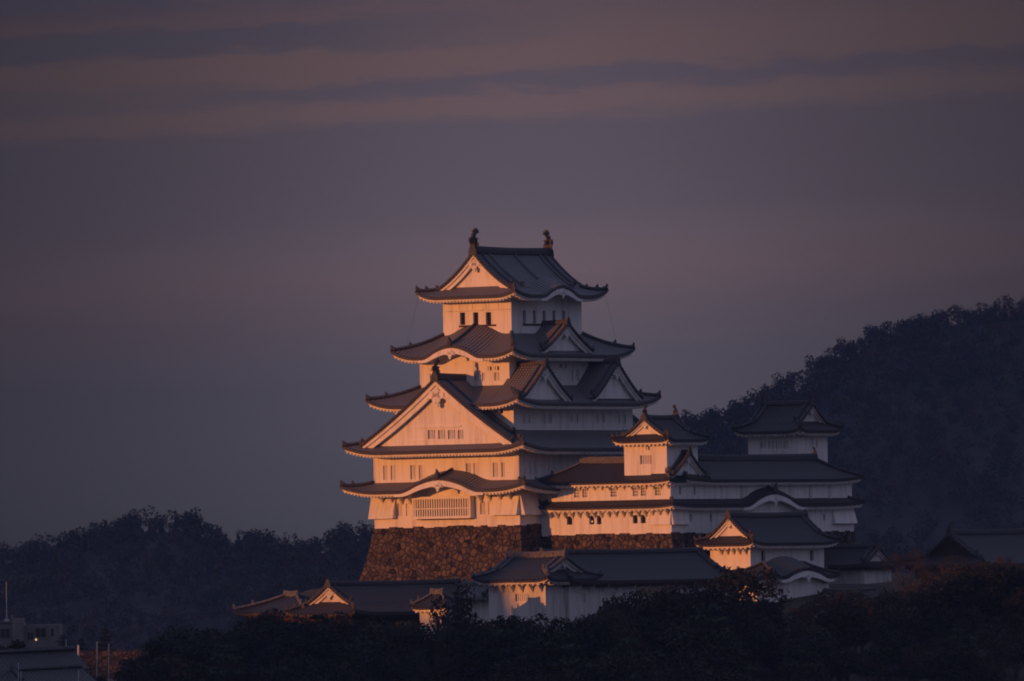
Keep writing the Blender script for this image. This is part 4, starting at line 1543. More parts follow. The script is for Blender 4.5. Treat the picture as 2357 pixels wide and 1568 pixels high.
storey(VB, XV - 9, XV, YV, YV + 18, zv - 8, ev + 0.1, (), (), mat=WOOD)
hip_or_irimoya(VB, XV - 9, XV, YV, YV + 18, 1.2, ev, zat(XV - 4.5, YV, 1229), 'y', 2.2, TILE_D, lift=0.5, board=0.4, pend=0.5, ridge_h=0.6, ends_fish=0.8, plaster=WOOD)
# plastered walls among the trees on the right
for (pa, pb, py0, py1, lab) in ((1905, 2010, 1366, 1384, 'short dim plaster wall behind bushes right of the cusped gatehouse'), (2175, 2330, 1372, 1400, 'long dim plaster wall among bare trees at the lower right')):
    xw = XG + 9
    zw = zat(xw, 10, py1)
    ya_, yb_ = yat(xw, zw, pa), yat(xw, zw, pb)
    th = Thing('plaster_wall', lab, 'wall', xw, (ya_ + yb_) / 2, zw - 3)
    mb = MB()
    mb.box(xw - 0.4, xw, ya_, yb_, zw - 3, zat(xw, (ya_ + yb_) / 2, py0))
    th.part('wall', mb, PLASTER_OLD)
    gable_roof(th, 'f', xw - 0.2, 0.75, zat(xw, (ya_ + yb_) / 2, py0), zat(xw, (ya_ + yb_) / 2, py0 - 8), -ya_, -yb_, vo=0.1, both=True, tile=TILE_D, curve=0.1, board=0.12, pend=0, ridge_h=0.22, second=False, name='roof', verge_r=0.08)

# ------------------------------------------------------------------ GROUND AND CASTLE MOUND
GZ = CAMZ - 24
mb = MB()
rows = []
for yy in (-600, 0, 400, 800, 1600, 3000, 5000, 9000, 20000, 50000):
    rows.append([(xx, yy, GZ) for xx in (-30000, -8000, -2000, -500, -100, 100, 500, 2000, 8000, 30000)])
mb.grid(rows, sm=False)
go = link('ground', mesh_from('ground', mb, GROUND))
tag(go, None, None, kind='structure')


def mound_z(x, y):
    """height of the castle hill: a slope facing the camera, a terrace, then down again"""
    py = 1345 + (1185 - y) / 65.0 * 223
    zt = CAMZ + (1340 - py) / 20.0
    zt = min(zt, CAMZ - 0.6)
    if y > 1260:
        zt = CAMZ - 0.6 - (y - 1260) * 0.22
    cx_ = 8.0
    e = max(0, abs(x - cx_) - 75) / 60.0
    zt = zt - 14 * e * e
    if x < -24:
        k = min(1.0, (-24 - x) / 12)
        k = k * k * (3 - 2 * k)
        zt += (min(zt, 18.5) - zt) * k
    zt += 0.5 * math.sin(x * 0.21 + y * 0.05) + 0.4 * math.sin(x * 0.09 - y * 0.13)
    return max(zt, GZ - 1)


mb = MB()
rows = []
for j in range(60):
    yy = 1040 + j * 6.0
    rows.append([(-190 + i * 5.0, yy, mound_z(-190 + i * 5.0, yy)) for i in range(80)])
mb.grid(rows)
tag(link('castle_hill', mesh_from('castle_hill', mb, SOIL)), None, None, kind='structure')


# ------------------------------------------------------------------ TREES
def leaf_cloud(n, blobs, size, rng, flat=0.0):
    """n leaf faces spread through the volume of ellipsoid blobs (cx,cy,cz,rx,ry,rz)"""
    b = np.array(blobs, dtype=float)
    w = (b[:, 3] * b[:, 4] * b[:, 5]) ** 0.75
    idx = rng.choice(len(b), n, p=w / w.sum())
    d = rng.normal(size=(n, 3))
    d /= np.linalg.norm(d, axis=1)[:, None]
    r = rng.uniform(0.35, 1.0, n) ** 0.5 * rng.uniform(0.9, 1.12, n)
    c = b[idx, :3] + d * r[:, None] * b[idx, 3:6]
    a = rng.normal(size=(n, 3))
    a[:, 2] *= (1 - flat)
    a /= np.linalg.norm(a, axis=1)[:, None]
    t = rng.normal(size=(n, 3))
    t -= (t * a).sum(1)[:, None] * a
    t /= np.linalg.norm(t, axis=1)[:, None]
    s = rng.uniform(0.55, 1.3, n)[:, None] * size
    t2 = t * rng.uniform(0.45, 0.9, n)[:, None]
    return np.stack([c - a * s, c - t2 * s * 0.8, c + a * s, c + t2 * s], axis=1)


def branch(mb, p, d, L, r, depth, rng, spread=0.55, tips=None, up=0.12):
    pts, rad = [p.copy()], [r]
    n = 3
    q = p.copy()
    dd = d.copy()
    for i in range(n):
        dd = (dd + Vector((rng.uniform(-.16, .16), rng.uniform(-.16, .16), rng.uniform(-.08, .14)))).normalized()
        q = q + dd * (L / n)
        pts.append(q.copy())
        rad.append(r * (1 - 0.45 * (i + 1) / n))
    mb.tube(pts, rad, 5 if r > 0.06 else 3, sm=True)
    if depth == 0:
        if tips is not None:
            tips.append(q.copy())
        return
    k = 3 if depth > 1 else 4
    for i in range(k):
        a = rng.uniform(0, 2 * math.pi)
        v = Vector((math.cos(a), math.sin(a), rng.uniform(-0.1, 0.5)))
        nd = (dd + v * spread * rng.uniform(0.7, 1.4) + Vector((0, 0, up))).normalized()
        base = pts[-1] if i < k - 1 else pts[-2]
        branch(mb, base.copy(), nd, L * rng.uniform(0.6, 0.82), r * 0.52, depth - 1, rng, spread, tips, up)


TREE = {}


def make_tree(kind, i):
    rng = np.random.default_rng(100 + i * 17 + len(kind))
    rr = random.Random(50 + i * 13 + len(kind))
    tb = MB()
    if kind == 'broad':
        H = 10.0
        tb.tube([(0, 0, -1.5), (0.1, 0, 1.0), (0.25, 0.1, 3.0), (0.1, 0.2, 5.0)], [0.42, 0.34, 0.26, 0.16], 7)
        for k in range(6):
            a = k * 1.05 + rr.random()
            z = rr.uniform(2.4, 4.5)
            tb.tube([(0.1, 0.1, z), (math.cos(a) * 1.3, math.sin(a) * 1.3, z + 1.3), (math.cos(a) * 2.4, math.sin(a) * 2.4, z + 2.6)], [0.16, 0.1, 0.05], 5)
        bl = []
        for k in range(rr.randint(13, 17)):
            a = rr.uniform(0, 6.28)
            z = rr.uniform(3.0, 9.0)
            rad = 3.1 * math.sqrt(max(0.05, 1 - ((z - 5.4) / 4.2) ** 2)) * rr.uniform(0.45, 1.0)
            s = rr.uniform(0.9, 1.7)
            bl.append((math.cos(a) * rad, math.sin(a) * rad, z, s * 1.15, s * 1.15, s * 0.8))
        lv = leaf_cloud(3400, bl, 0.2, rng)
        return mesh_from('trunk', tb, BARK), numpy_mesh('crown', lv, LEAF_B if i == 3 else LEAF)
    if kind == 'shrub':
        tb.tube([(0, 0, -1), (0.1, 0, 0.6), (0.2, 0.1, 1.4)], [0.14, 0.1, 0.05], 5)
        for k in range(4):
            a = k * 1.5 + rr.random()
            tb.tube([(0, 0, 0.1), (math.cos(a) * .6, math.sin(a) * .6, 1.1), (math.cos(a) * 1.1, math.sin(a) * 1.1, 2.0)], [0.08, 0.05, 0.03], 4)
        bl = [(rr.uniform(-1.6, 1.6), rr.uniform(-1.4, 1.4), rr.uniform(0.6, 2.6), rr.uniform(.6, 1.1), rr.uniform(.6, 1.1), rr.uniform(.5, .9)) for _ in range(9)]
        lv = leaf_cloud(1500, bl, 0.17, rng)
        return mesh_from('trunk', tb, BARK), numpy_mesh('crown', lv, LEAF_B)
    if kind == 'bare':
        tips = []
        n = rr.randint(2, 4)
        for k in range(n):
            a = k * 6.28 / n + rr.random()
            branch(tb, Vector((0, 0, -0.6)), Vector((math.cos(a) * 0.35, math.sin(a) * 0.35, 1)).normalized(), 2.6, 0.17, 4, rr, 0.62, tips)
        c = np.array([tuple(t) for t in tips])
        # fine twigs round the branch ends
        tw = MB()
        for t in tips:
            for _ in range(3):
                e = t + Vector((rr.uniform(-.6, .6), rr.uniform(-.6, .6), rr.uniform(-.2, .7)))
                tw.tube([t, (t + e) / 2 + Vector((rr.uniform(-.08, .08), 0, 0.05)), e], [0.022, 0.016, 0.008], 3)
        return mesh_from('trunk', tb, BARK), mesh_from('twigs', tw, BARK)
    if kind == 'pine':
        tb.tube([(0, 0, -1.2), (0.15, 0, 1.0), (-0.05, 0.05, 2.4), (0.1, 0, 3.8), (0.05, 0, 4.9)], [0.22, 0.18, 0.14, 0.09, 0.04], 6)
        bl = []
        for k, (z, w) in enumerate(((1.1, 2.0), (2.1, 1.75), (3.0, 1.2), (3.7, 1.35), (4.5, 0.95), (5.1, 0.6))):
            for a in range(5):
                an = a * 1.257 + k + rr.random() * 0.4
                rad = w * rr.uniform(0.45, 0.75)
                x, y = math.cos(an) * rad, math.sin(an) * rad
                bl.append((x, y, z + rr.uniform(-.1, .1), w * 0.42, w * 0.42, 0.22))
                tb.tube([(0.05, 0, z - 0.25), (x * 0.6, y * 0.6, z - 0.15), (x, y, z)], [0.06, 0.045, 0.02], 4)
        lv = leaf_cloud(2600, bl, 0.12, rng, 0.3)
        return mesh_from('trunk', tb, BARK), numpy_mesh('crown', lv, NEEDLE)
    # woodland: far trees on the hills
    H = 7.0
    tb.tube([(0, 0, -1.5), (0, 0, 2.0), (0.1, 0, 4.0)], [0.25, 0.2, 0.1], 5)
    tall = kind == 'conifer'
    bl = []
    if tall:
        for k in range(8):
            z = 1.8 + k * 0.85
            w = 1.7 * (1 - k / 9.5)
            for a in range(3):
                an = rr.uniform(0, 6.28)
                bl.append((math.cos(an) * w * 0.5, math.sin(an) * w * 0.5, z, w * 0.62, w * 0.62, 0.55))
    else:
        for k in range(15):
            a = rr.uniform(0, 6.28)
            z = rr.uniform(1.6, 6.4)
            rad = 2.3 * math.sqrt(max(0.04, 1 - ((z - 4.0) / 3.0) ** 2)) * rr.uniform(0.3, 1.0)
            s = rr.uniform(0.8, 1.3)
            bl.append((math.cos(a) * rad, math.sin(a) * rad, z, s * 1.1, s * 1.1, s * 0.85))
    lv = leaf_cloud(3000, bl, 0.19, rng)
    return mesh_from('trunk', tb, BARK), numpy_mesh('crown', lv, WOODLAND if i % 3 else WOODLAND_B)


def tree_mesh(kind, i):
    if (kind, i) not in TREE:
        TREE[(kind, i)] = make_tree(kind, i)
    return TREE[(kind, i)]


NAMES = {'broad': 'broadleaf_tree', 'shrub': 'shrub', 'bare': 'bare_tree', 'pine': 'pine_tree', 'wood': 'woodland_tree', 'conifer': 'conifer_tree'}


def put_tree(kind, i, loc, scale, label, cat, group, sq=1.0):
    tr, cr = tree_mesh(kind, i)
    e = link(NAMES[kind], None)
    e.location = loc
    e.rotation_euler = (0, 0, random.uniform(0, 6.28))
    e.scale = (scale * sq, scale * sq, scale)
    tag(e, label, cat, group)
    link('trunk', tr, e)
    link('twigs' if kind == 'bare' else 'crown', cr, e)
    return e


def slope_tree(kind, px, top, h, label, group, cat='tree', sq=1.0, i=None, dd=0.0):
    """tree on the castle slope with its top at a picture position; h in metres"""
    unit = {'broad': 9.9, 'shrub': 3.3, 'bare': 9.2, 'pine': 5.4}[kind]
    base = top + 20.3 * h
    depth = 1185 - (base - 1345) / 223 * 65 + dd
    depth = max(1085, min(1184, depth))
    p = P(px, top, depth)
    z0 = mound_z(p.x, p.y)
    sc_ = (p.z - z0) / unit
    sc_ = max(0.25, min(2.2, sc_))
    put_tree(kind, random.randrange(4) if i is None else i, (p.x, p.y, p.z - unit * sc_), sc_, label, cat, group, sq)


GT = 'dark evergreen trees on the castle slope'
GBT = 'bare winter trees on the castle slope'
GS = 'brown shrubs on the castle slope'
# trees one can tell apart
slope_tree('broad', 430, 1416, 8.0, 'large rounded dark evergreen at the lower left with gaps under its crown', GT, i=0, sq=1.25)
slope_tree('broad', 372, 1460, 6.0, 'dark evergreen leaning against the left flank of the largest rounded evergreen', GT, i=1, sq=1.2)
slope_tree('broad', 510, 1440, 6.5, 'dark evergreen on the right flank of the largest rounded evergreen', GT, i=2, sq=1.15)
slope_tree('broad', 1710, 1292, 7.5, 'round dark evergreen standing before the sunlit gable end of the gate turret', GT, i=1, sq=0.95, dd=-30)
slope_tree('broad', 1047, 1352, 6.5, 'narrow dark evergreen between the little gate building and the roofed wall', GT, i=3, sq=0.62, dd=-38)
slope_tree('broad', 1075, 1400, 6.0, 'dark evergreen below the roofed wall', GT, i=2, sq=0.9, dd=-38)
slope_tree('broad', 1000, 1402, 4.5, 'small dark evergreen in front of the little gate building', GT, i=0, sq=0.6, dd=-48)
slope_tree('broad', 1460, 1372, 7.5, 'dark evergreen hiding the right end of the long building wall', GT, i=0, sq=1.0, dd=-25)
slope_tree('broad', 1520, 1362, 7.0, 'dark evergreen beside the one that hides the long building wall', GT, i=2, sq=1.1, dd=-25)
slope_tree('bare', 800, 1405, 6.5, 'bare spreading tree in front of the low hall with the sunlit gable', GBT, i=0)
slope_tree('bare', 905, 1452, 6.0, 'bare tree with a dark trunk below the stone base', GBT, i=1)
slope_tree('bare', 1210, 1385, 4.5, 'bare branching tree in front of the weathered sunlit building', GBT, i=2, dd=-25)
slope_tree('bare', 1340, 1388, 4.5, 'bare branching tree in front of the long storehouse wall', GBT, i=3, dd=-25)
slope_tree('bare', 1560, 1330, 7.5, 'tall bare forked tree below the long dark tiled roof', GBT, i=1)
slope_tree('bare', 1625, 1322, 7.5, 'bare tree leaning beside the tall forked one', GBT, i=2)
slope_tree('bare', 2120, 1320, 7.5, 'bare tree against the long dim wall at the lower right', GBT, i=3)
slope_tree('bare', 2200, 1310, 8.0, 'large bare tree in front of the long dim wall at the lower right', GBT, i=0)
slope_tree('bare', 2080, 1225, 7.5, 'bare tree rising right of the castle wing against the dark hill', GBT, i=1, dd=0)
slope_tree('bare', 500, 1470, 5.0, 'bare tree at the lower left beside the large rounded evergreen', GBT, i=2)

slope_tree('broad', 592, 1406, 6.5, 'dark evergreen hiding the wall of the low side hall', GT, i=1, sq=1.1, dd=-8)
slope_tree('broad', 645, 1404, 6.5, 'dark evergreen below the joint of the two low halls', GT, i=3, sq=1.1, dd=-10)
slope_tree('broad', 700, 1410, 6.5, 'dark evergreen below the left eave of the hall with the sunlit gable', GT, i=0, sq=1.0, dd=-10)
slope_tree('broad', 860, 1425, 6.5, 'dark evergreen below the long dark roof of the hall with the sunlit gable', GT, i=2, sq=1.1, dd=-10)
slope_tree('broad', 925, 1420, 6.0, 'dark evergreen just left of the little gate building', GT, i=1, sq=0.9, dd=-14)
slope_tree('bare', 660, 1390, 6.0, 'bare tree crossing the eaves of the two low halls', GBT, i=3, dd=-8)
slope_tree('broad', 1950, 1372, 6.5, 'dark evergreen below the pale gable of the dark side turret', GT, i=3, sq=1.1, dd=-12)
slope_tree('broad', 2060, 1335, 7.0, 'dark evergreen between the side turret and the right-edge tower', GT, i=0, sq=1.1, dd=-10)
slope_tree('broad', 2180, 1312, 7.5, 'dark evergreen under the left eave of the right-edge tower', GT, i=2, sq=1.2, dd=-6)
slope_tree('broad', 2290, 1302, 7.5, 'dark evergreen under the middle eave of the right-edge tower', GT, i=1, sq=1.2, dd=-6)
slope_tree('broad', 2365, 1296, 7.5, 'dark evergreen cut off by the right edge of the view', GT, i=3, sq=1.2, dd=-6)
slope_tree('bare', 2240, 1270, 8.0, 'bare tree reaching over the roof of the right-edge tower', GBT, i=2, dd=-4)

slope_tree('broad', 1430, 1350, 6.8, 'dark evergreen hiding the long storehouse wall under its wide roof', GT + ' before the long storehouse', sq=0.9, dd=-34)
slope_tree('broad', 1470, 1343, 6.8, 'dark evergreen hiding the long storehouse wall under its wide roof', GT + ' before the long storehouse', sq=0.9, dd=-34)
slope_tree('broad', 1510, 1336, 6.8, 'dark evergreen hiding the long storehouse wall under its wide roof', GT + ' before the long storehouse', sq=0.9, dd=-34)
slope_tree('broad', 1550, 1346, 6.8, 'dark evergreen hiding the long storehouse wall under its wide roof', GT + ' before the long storehouse', sq=0.9, dd=-34)
slope_tree('broad', 1590, 1339, 6.8, 'dark evergreen hiding the long storehouse wall under its wide roof', GT + ' before the long storehouse', sq=0.9, dd=-34)
slope_tree('broad', 1630, 1349, 6.8, 'dark evergreen hiding the long storehouse wall under its wide roof', GT + ' before the long storehouse', sq=0.9, dd=-34)
slope_tree('broad', 1670, 1342, 6.8, 'dark evergreen hiding the long storehouse wall under its wide roof', GT + ' before the long storehouse', sq=0.9, dd=-34)
slope_tree('broad', 1160, 1412, 5.5, 'dark evergreen at the foot of the weathered lit wall', GT + ' before the weathered wall', sq=0.85, dd=-34)
slope_tree('broad', 1212, 1407, 5.5, 'dark evergreen at the foot of the weathered lit wall', GT + ' before the weathered wall', sq=0.85, dd=-34)
slope_tree('broad', 1264, 1402, 5.5, 'dark evergreen at the foot of the weathered lit wall', GT + ' before the weathered wall', sq=0.85, dd=-34)
slope_tree('broad', 1316, 1410, 5.5, 'dark evergreen at the foot of the weathered lit wall', GT + ' before the weathered wall', sq=0.85, dd=-34)
slope_tree('broad', 1368, 1405, 5.5, 'dark evergreen at the foot of the weathered lit wall', GT + ' before the weathered wall', sq=0.85, dd=-34)
slope_tree('broad', 1420, 1400, 5.5, 'dark evergreen at the foot of the weathered lit wall', GT + ' before the weathered wall', sq=0.85, dd=-34)
slope_tree('broad', 735, 1416, 5.5, 'dark evergreen under the eaves of the hall with the sunlit gable', GT + ' before the gabled hall', sq=0.9, dd=-14)
slope_tree('broad', 775, 1411, 5.5, 'dark evergreen under the eaves of the hall with the sunlit gable', GT + ' before the gabled hall', sq=0.9, dd=-14)
slope_tree('broad', 815, 1406, 5.5, 'dark evergreen under the eaves of the hall with the sunlit gable', GT + ' before the gabled hall', sq=0.9, dd=-14)
slope_tree('broad', 845, 1412, 5.5, 'dark evergreen under the eaves of the hall with the sunlit gable', GT + ' before the gabled hall', sq=0.9, dd=-14)

slope_tree('bare', 2135, 1268, 8.0, 'bare tree in the row that screens the right-edge tower', GBT + ' before the right-edge tower', sq=1.15, dd=-8)
slope_tree('bare', 2165, 1250, 8.0, 'bare tree in the row that screens the right-edge tower', GBT + ' before the right-edge tower', sq=1.15, dd=-4)
slope_tree('bare', 2205, 1240, 8.0, 'bare tree in the row that screens the right-edge tower', GBT + ' before the right-edge tower', sq=1.15, dd=0)
slope_tree('bare', 2262, 1246, 8.0, 'bare tree in the row that screens the right-edge tower', GBT + ' before the right-edge tower', sq=1.15, dd=-8)
slope_tree('bare', 2310, 1238, 8.0, 'bare tree in the row that screens the right-edge tower', GBT + ' before the right-edge tower', sq=1.15, dd=-4)
slope_tree('bare', 2350, 1250, 8.0, 'bare tree in the row that screens the right-edge tower', GBT + ' before the right-edge tower', sq=1.15, dd=0)
slope_tree('broad', 2120, 1300, 8.0, 'dark evergreen in the row that screens the right-edge tower', GT + ' before the right-edge tower', i=0, sq=1.2, dd=-10)
slope_tree('broad', 2210, 1290, 8.0, 'dark evergreen in the row that screens the right-edge tower', GT + ' before the right-edge tower', i=2, sq=1.2, dd=-6)
slope_tree('broad', 2270, 1284, 8.0, 'dark evergreen in the row that screens the right-edge tower', GT + ' before the right-edge tower', i=1, sq=1.2, dd=-10)
slope_tree('broad', 2330, 1280, 8.0, 'dark evergreen in the row that screens the right-edge tower', GT + ' before the right-edge tower', i=0, sq=1.2, dd=-6)

# the rest of the wooded slope: each tree its own object, told apart by what it stands below
rr = random.Random(3)


def spot(px):
    if px < 330:
        return 'at the far lower left'
    if px < 620:
        return 'below the low side hall'
    if px < 860:
        return 'below the low hall with the gable'
    if px < 1120:
        return 'below the tall stone base'
    if px < 1300:
        return 'below the weathered sunlit building'
    if px < 1560:
        return 'below the long storehouse'
    if px < 1770:
        return 'below the gate turret'
    if px < 1930:
        return 'below the cusped gatehouse'
    if px < 2130:
        return 'below the dark side turret'
    return 'at the far lower right'


def rest(kind, what, group, n, prof, hr, sq=(0.9, 1.3), cat='tree'):
    for k in range(n):
        px = 330 + (2357 + 40 - 330) * (k + rr.uniform(0.1, 0.9)) / n
        top = prof(px) + rr.uniform(0, 1) ** 1.7 * 140
        h = rr.uniform(*hr)
        put = (what + ' ' + spot(px))
        slope_tree(kind, px, top, h, put, group + ' ' + spot(px), cat=cat, sq=rr.uniform(*sq), dd=rr.uniform(-8, 4) - 22 * (1120 < px < 1650))


for k in range(26):
    px = 1860 + 500 * (k + rr.uniform(0.1, 0.9)) / 26
    slope_tree(('broad', 'shrub', 'broad', 'bare')[k % 4], px, rr.uniform(1415, 1500), 3.0 if k % 4 == 1 else 5.5, ('dark leafy evergreen', 'low brown shrub', 'dark leafy evergreen', 'bare twiggy tree')[k % 4] + ' filling the black slope at the lower right corner', 'growth on the lower right slope', 'shrub' if k % 4 == 1 else 'tree', rr.uniform(1.0, 1.4), dd=rr.uniform(-4, 4))
slope_tree('bare', 1480, 1335, 7.0, 'bare tree crossing the eave of the long storehouse', GBT, i=0, dd=-30)
slope_tree('bare', 1400, 1372, 5.5, 'bare tree before the purple shaded wall of the long storehouse', GBT, i=3, dd=-32)
slope_tree('bare', 1690, 1335, 6.5, 'bare tree left of the round evergreen at the gate turret', GBT, i=1, dd=-30)


def prof1(px):
    pts = [(330, 1470), (430, 1440), (560, 1422), (600, 1415), (700, 1402), (760, 1408), (850, 1412), (950, 1425), (1050, 1430), (1130, 1412), (1200, 1412), (1260, 1405), (1440, 1396), (1560, 1380), (1700, 1370), (1770, 1380), (1840, 1368), (1930, 1345), (2050, 1315), (2150, 1318), (2260, 1310), (2400, 1300)]
    for (a, b), (c, d) in zip(pts[:-1], pts[1:]):
        if a <= px <= c:
            return b + (d - b) * (px - a) / (c - a)
    return 1400


rest('broad', 'dark leafy evergreen tree on the slope', GT, 80, prof1, (5.0, 7.5))
rest('pine', 'dark layered pine on the slope', 'pines on the castle slope', 14, lambda p: prof1(p) + 5, (6.0, 8.0), (1.0, 1.3))
rest('bare', 'bare twiggy tree on the slope', GBT, 26, lambda p: prof1(p) - 8, (4.5, 6.5), (0.9, 1.2))
rest('shrub', 'low brown shrub on the slope', GS, 44, lambda p: prof1(p) + 25, (2.0, 3.2), (1.0, 1.6), 'shrub')

# ------------------------------------------------------------------ LOWER LEFT TOWN CORNER
# modern building
MZ = P(60, 1500, 1150)
Mo = WThing('modern_building', 'grey flat-roofed modern building with dark windows at the lower left edge', 'building', P(60, 1500, 1150))


def wz(py, d):
    return P(100, py, d).z


def wx(px, d):
    return P(px, 1450, d).x


d = 1150
mb = MB()
mb.box(wx(-80, d), wx(52, d), d, d + 8, wz(1540, d), wz(1432, d))
m1 = Mo.part('wing_block', mb, CONCRETE)
mb = MB()
mb.box(wx(52, d) + 0.01, wx(135, d), d + 1.2, d + 10, wz(1540, d), wz(1438, d))
m2 = Mo.part('main_block', mb, CONCRETE)
mb = MB()
mb.box(wx(28, d), wx(54, d), d - 0.3, d + 3, wz(1540, d), wz(1422, d))
mb.box(wx(26, d), wx(31, d), d - 0.32, d + 0.6, wz(1422, d) + 0.002, wz(1414, d))
Mo.part('stair_tower', mb, CONCRETE)
mb = MB()
mb.box(wx(-80, d), wx(28, d) - 0.02, d - 0.25, d + 8, wz(1432, d) + 0.002, wz(1428.5, d))
Mo.part('parapet', mb, CONCRETE)


def glazing(T, par, x0, x1, y, z0, z1, nx):
    mb = MB()
    mb.box(x0 - 0.05, x1 + 0.05, y - 0.06, y - 0.003, z0 - 0.05, z1 + 0.05)
    f = T.part('window', mb, CONCRETE, par)
    mb = MB()
    for i in range(nx):
        a, b = x0 + (x1 - x0) * i / nx + 0.03, x0 + (x1 - x0) * (i + 1) / nx - 0.03
        mb.box(a, b, y - 0.09, y - 0.062, z0, z1)
    T.part('pane', mb, GLASS, f)


glazing(Mo, m2, wx(80, d), wx(105, d), d + 1.2, wz(1466, d), wz(1446, d), 2)
glazing(Mo, m2, wx(116, d), wx(123, d), d + 1.2, wz(1464, d), wz(1448, d), 1)
glazing(Mo, m2, wx(62, d), wx(76, d), d + 1.2, wz(1472, d), wz(1456, d), 2)
glazing(Mo, m1, wx(-10, d), wx(23, d), d, wz(1466, d), wz(1446, d), 3)
glazing(Mo, m1, wx(-50, d), wx(-18, d), d, wz(1466, d), wz(1446, d), 3)
lp = P(83, 1472.5, d + 0.9)
LL = WThing('wall_lamp', 'small lit white lamp on the wall of the modern building', 'lamp', lp)
mb = MB()
mb.tube([lp + Vector((0, 0, -0.12)), lp, lp + Vector((0, 0, 0.12))], [0.06, 0.12, 0.06], 8)
LL.part('bulb', mb, LAMP)
mb = MB()
mb.tube([lp + Vector((0, 0.29, 0.12)), lp + Vector((0, 0.1, 0.2)), lp + Vector((0, 0, 0.12))], 0.03, 5)
LL.part('bracket', mb, METAL)
AN = WThing('antenna_mast', 'tall thin antenna mast on the modern building roof at the left edge', 'antenna', P(15, 1429, d + 2))
mb = MB()
mb.tube([P(15.5, 1429, d + 2), P(15.0, 1385, d + 2), P(14.5, 1340, d + 2)], [0.07, 0.05, 0.025], 6)
AN.part('mast', mb, METAL)
mb = MB()
p = P(15.5, 1429, d + 2)
mb.box(p.x - 0.25, p.x + 0.25, p.y - 0.25, p.y + 0.25, p.z - 0.05, p.z + 0.2)
AN.part('base_plate', mb, METAL)

# tiled roofs of the gate in front of it
d = 1105
TL = WThing('tiled_gate', 'long grey tiled roofs of a gate house at the bottom left corner', 'gatehouse', P(80, 1620, d))


def wslope(T, mbk, a, b, run, drop, name, tile, parent=None, rows=6):
    """single tiled slope from a ridge line a-b falling towards the viewer"""
    mb = MB()
    pts, uvs = [], []
    L = (b - a).length
    for j in range(rows + 1):
        t = j / rows
        row, ur = [], []
        for i in range(13):
            s = i / 12
            p = a + (b - a) * s
            row.append((p.x + t * run * 0.35 * (1 if s > 0.99 else 1), p.y - run * t, p.z - drop * (t * 0.75 + 0.25 * (1 - (1 - t) ** 2))))
            ur.append((s * L, t * run * 1.1))
        pts.append(row)
        uvs.append(ur)
    mb.grid(pts, uvs)
    under = [[(p[0], p[1], p[2] - 0.3) for p in row] for row in pts]
    mb.grid(under)
    mb.grid([pts[-1], under[-1]], sm=False)
    mb.grid([[r[-1] for r in pts], [r[-1] for r in under]], sm=False)
    return T.part(name, mb, tile, parent)


a, b = P(-60, 1508, d + 3), P(172, 1497, d + 3)
r_ = wslope(TL, None, a, b, 5.0, 1.9, 'upper_roof', TILE_M)
mb = MB()
mb.tube([a + Vector((0, 0, 0.15)), b + Vector((0, 0, 0.2))], 0.3, 6)
TL.part('ridge', mb, RIDGE, r_)
a, b = P(28, 1545, d - 3), P(190, 1536, d - 3)
r_ = wslope(TL, None, a, b, 5.0, 1.5, 'lower_roof', TILE_M)
mb = MB()
mb.tube([a + Vector((0, 0, 0.12)), b + Vector((0, 0, 0.12))], 0.24, 6)
TL.part('ridge', mb, RIDGE, r_)
a, b = P(-60, 1549, d - 5), P(22, 1540, d - 5)
r_ = wslope(TL, None, a, b, 3.5, 1.5, 'porch_roof', TILE_M)
mb = MB()
q = P(27, 1538, d - 5)
mb.tube([q + Vector((0, 0, -0.4)), q, q + Vector((0, 0, 0.45))], [0.3, 0.35, 0.1], 6)
mb.tube([q, q + Vector((1.2, -1.5, -1.2))], 0.22, 6)
mb.tube([q, q + Vector((-1.3, -1.5, -1.2))], 0.22, 6)
TL.part('gable_end_tile', mb, RIDGE, r_)
mb = MB()
mb.box(P(-60, 1600, d).x, P(205, 1600, d).x, d - 4, d + 2.5, P(0, 1700, d).z, P(0, 1568, d).z)
TL.part('wall', mb, PLASTER_OLD)

# stone wall behind
d = 1135
SW = WThing('stone_wall', 'low reddish stone wall catching the sun at the lower left', 'stone wall', P(250, 1560, d))
mb = MB()
rows = []
for j in range(8):
    t = j / 7
    rows.append([(P(150 + 260 * i / 24, 1500, d).x, d - 1.2 * t + 2.2 * (i / 24), P(200, 1499 + 65 * t, d).z + (0.15 * math.sin(i * 2.3) if j == 0 else 0)) for i in range(25)])
mb.grid(rows, sm=False)
mb.grid([rows[0], [(p[0], p[1] + 3, p[2]) for p in rows[0]]], sm=False)
SW.part('stonework', mb, STONE_S)
# posts
for (px, p0, p1, dd_, r_, lab) in ((180, 1487, 1555, 1128, 0.13, 'thick sunlit post before the low stone wall'), (223, 1480, 1540, 1128, 0.05, 'thin pale pole in the middle of the stone wall posts'), (250, 1485, 1545, 1128, 0.055, 'thin sunlit pole at the right of the stone wall posts'),
                                   (152, 1475, 1520, 1116, 0.06, 'dim pole behind the tiled roof end'), (42, 1528, 1560, 1096, 0.05, 'thin pole above the porch roof'), (48, 1548, 1580, 1090, 0.06, 'short lit pole in front of the porch gable'), (180.5, 1545, 1580, 1090, 0.06, 'short lit pole in front of the lower tiled roof')):
    a, b = P(px, p1, dd_), P(px + 0.4, p0, dd_)
    T_ = WThing('pole', lab, 'pole', a, 'poles round the tiled gate')
    mb = MB()
    mb.tube([a - Vector((0, 0, 2)), a, b], [r_, r_, r_ * 0.85], 6)
    T_.part('shaft', mb, METAL if r_ < 0.1 else PLASTER_OLD)
    mb = MB()
    mb.tube([b, b + Vector((0, 0, 0.12))], [r_ * 1.3, r_ * 0.4], 6)
    T_.part('cap', mb, METAL)
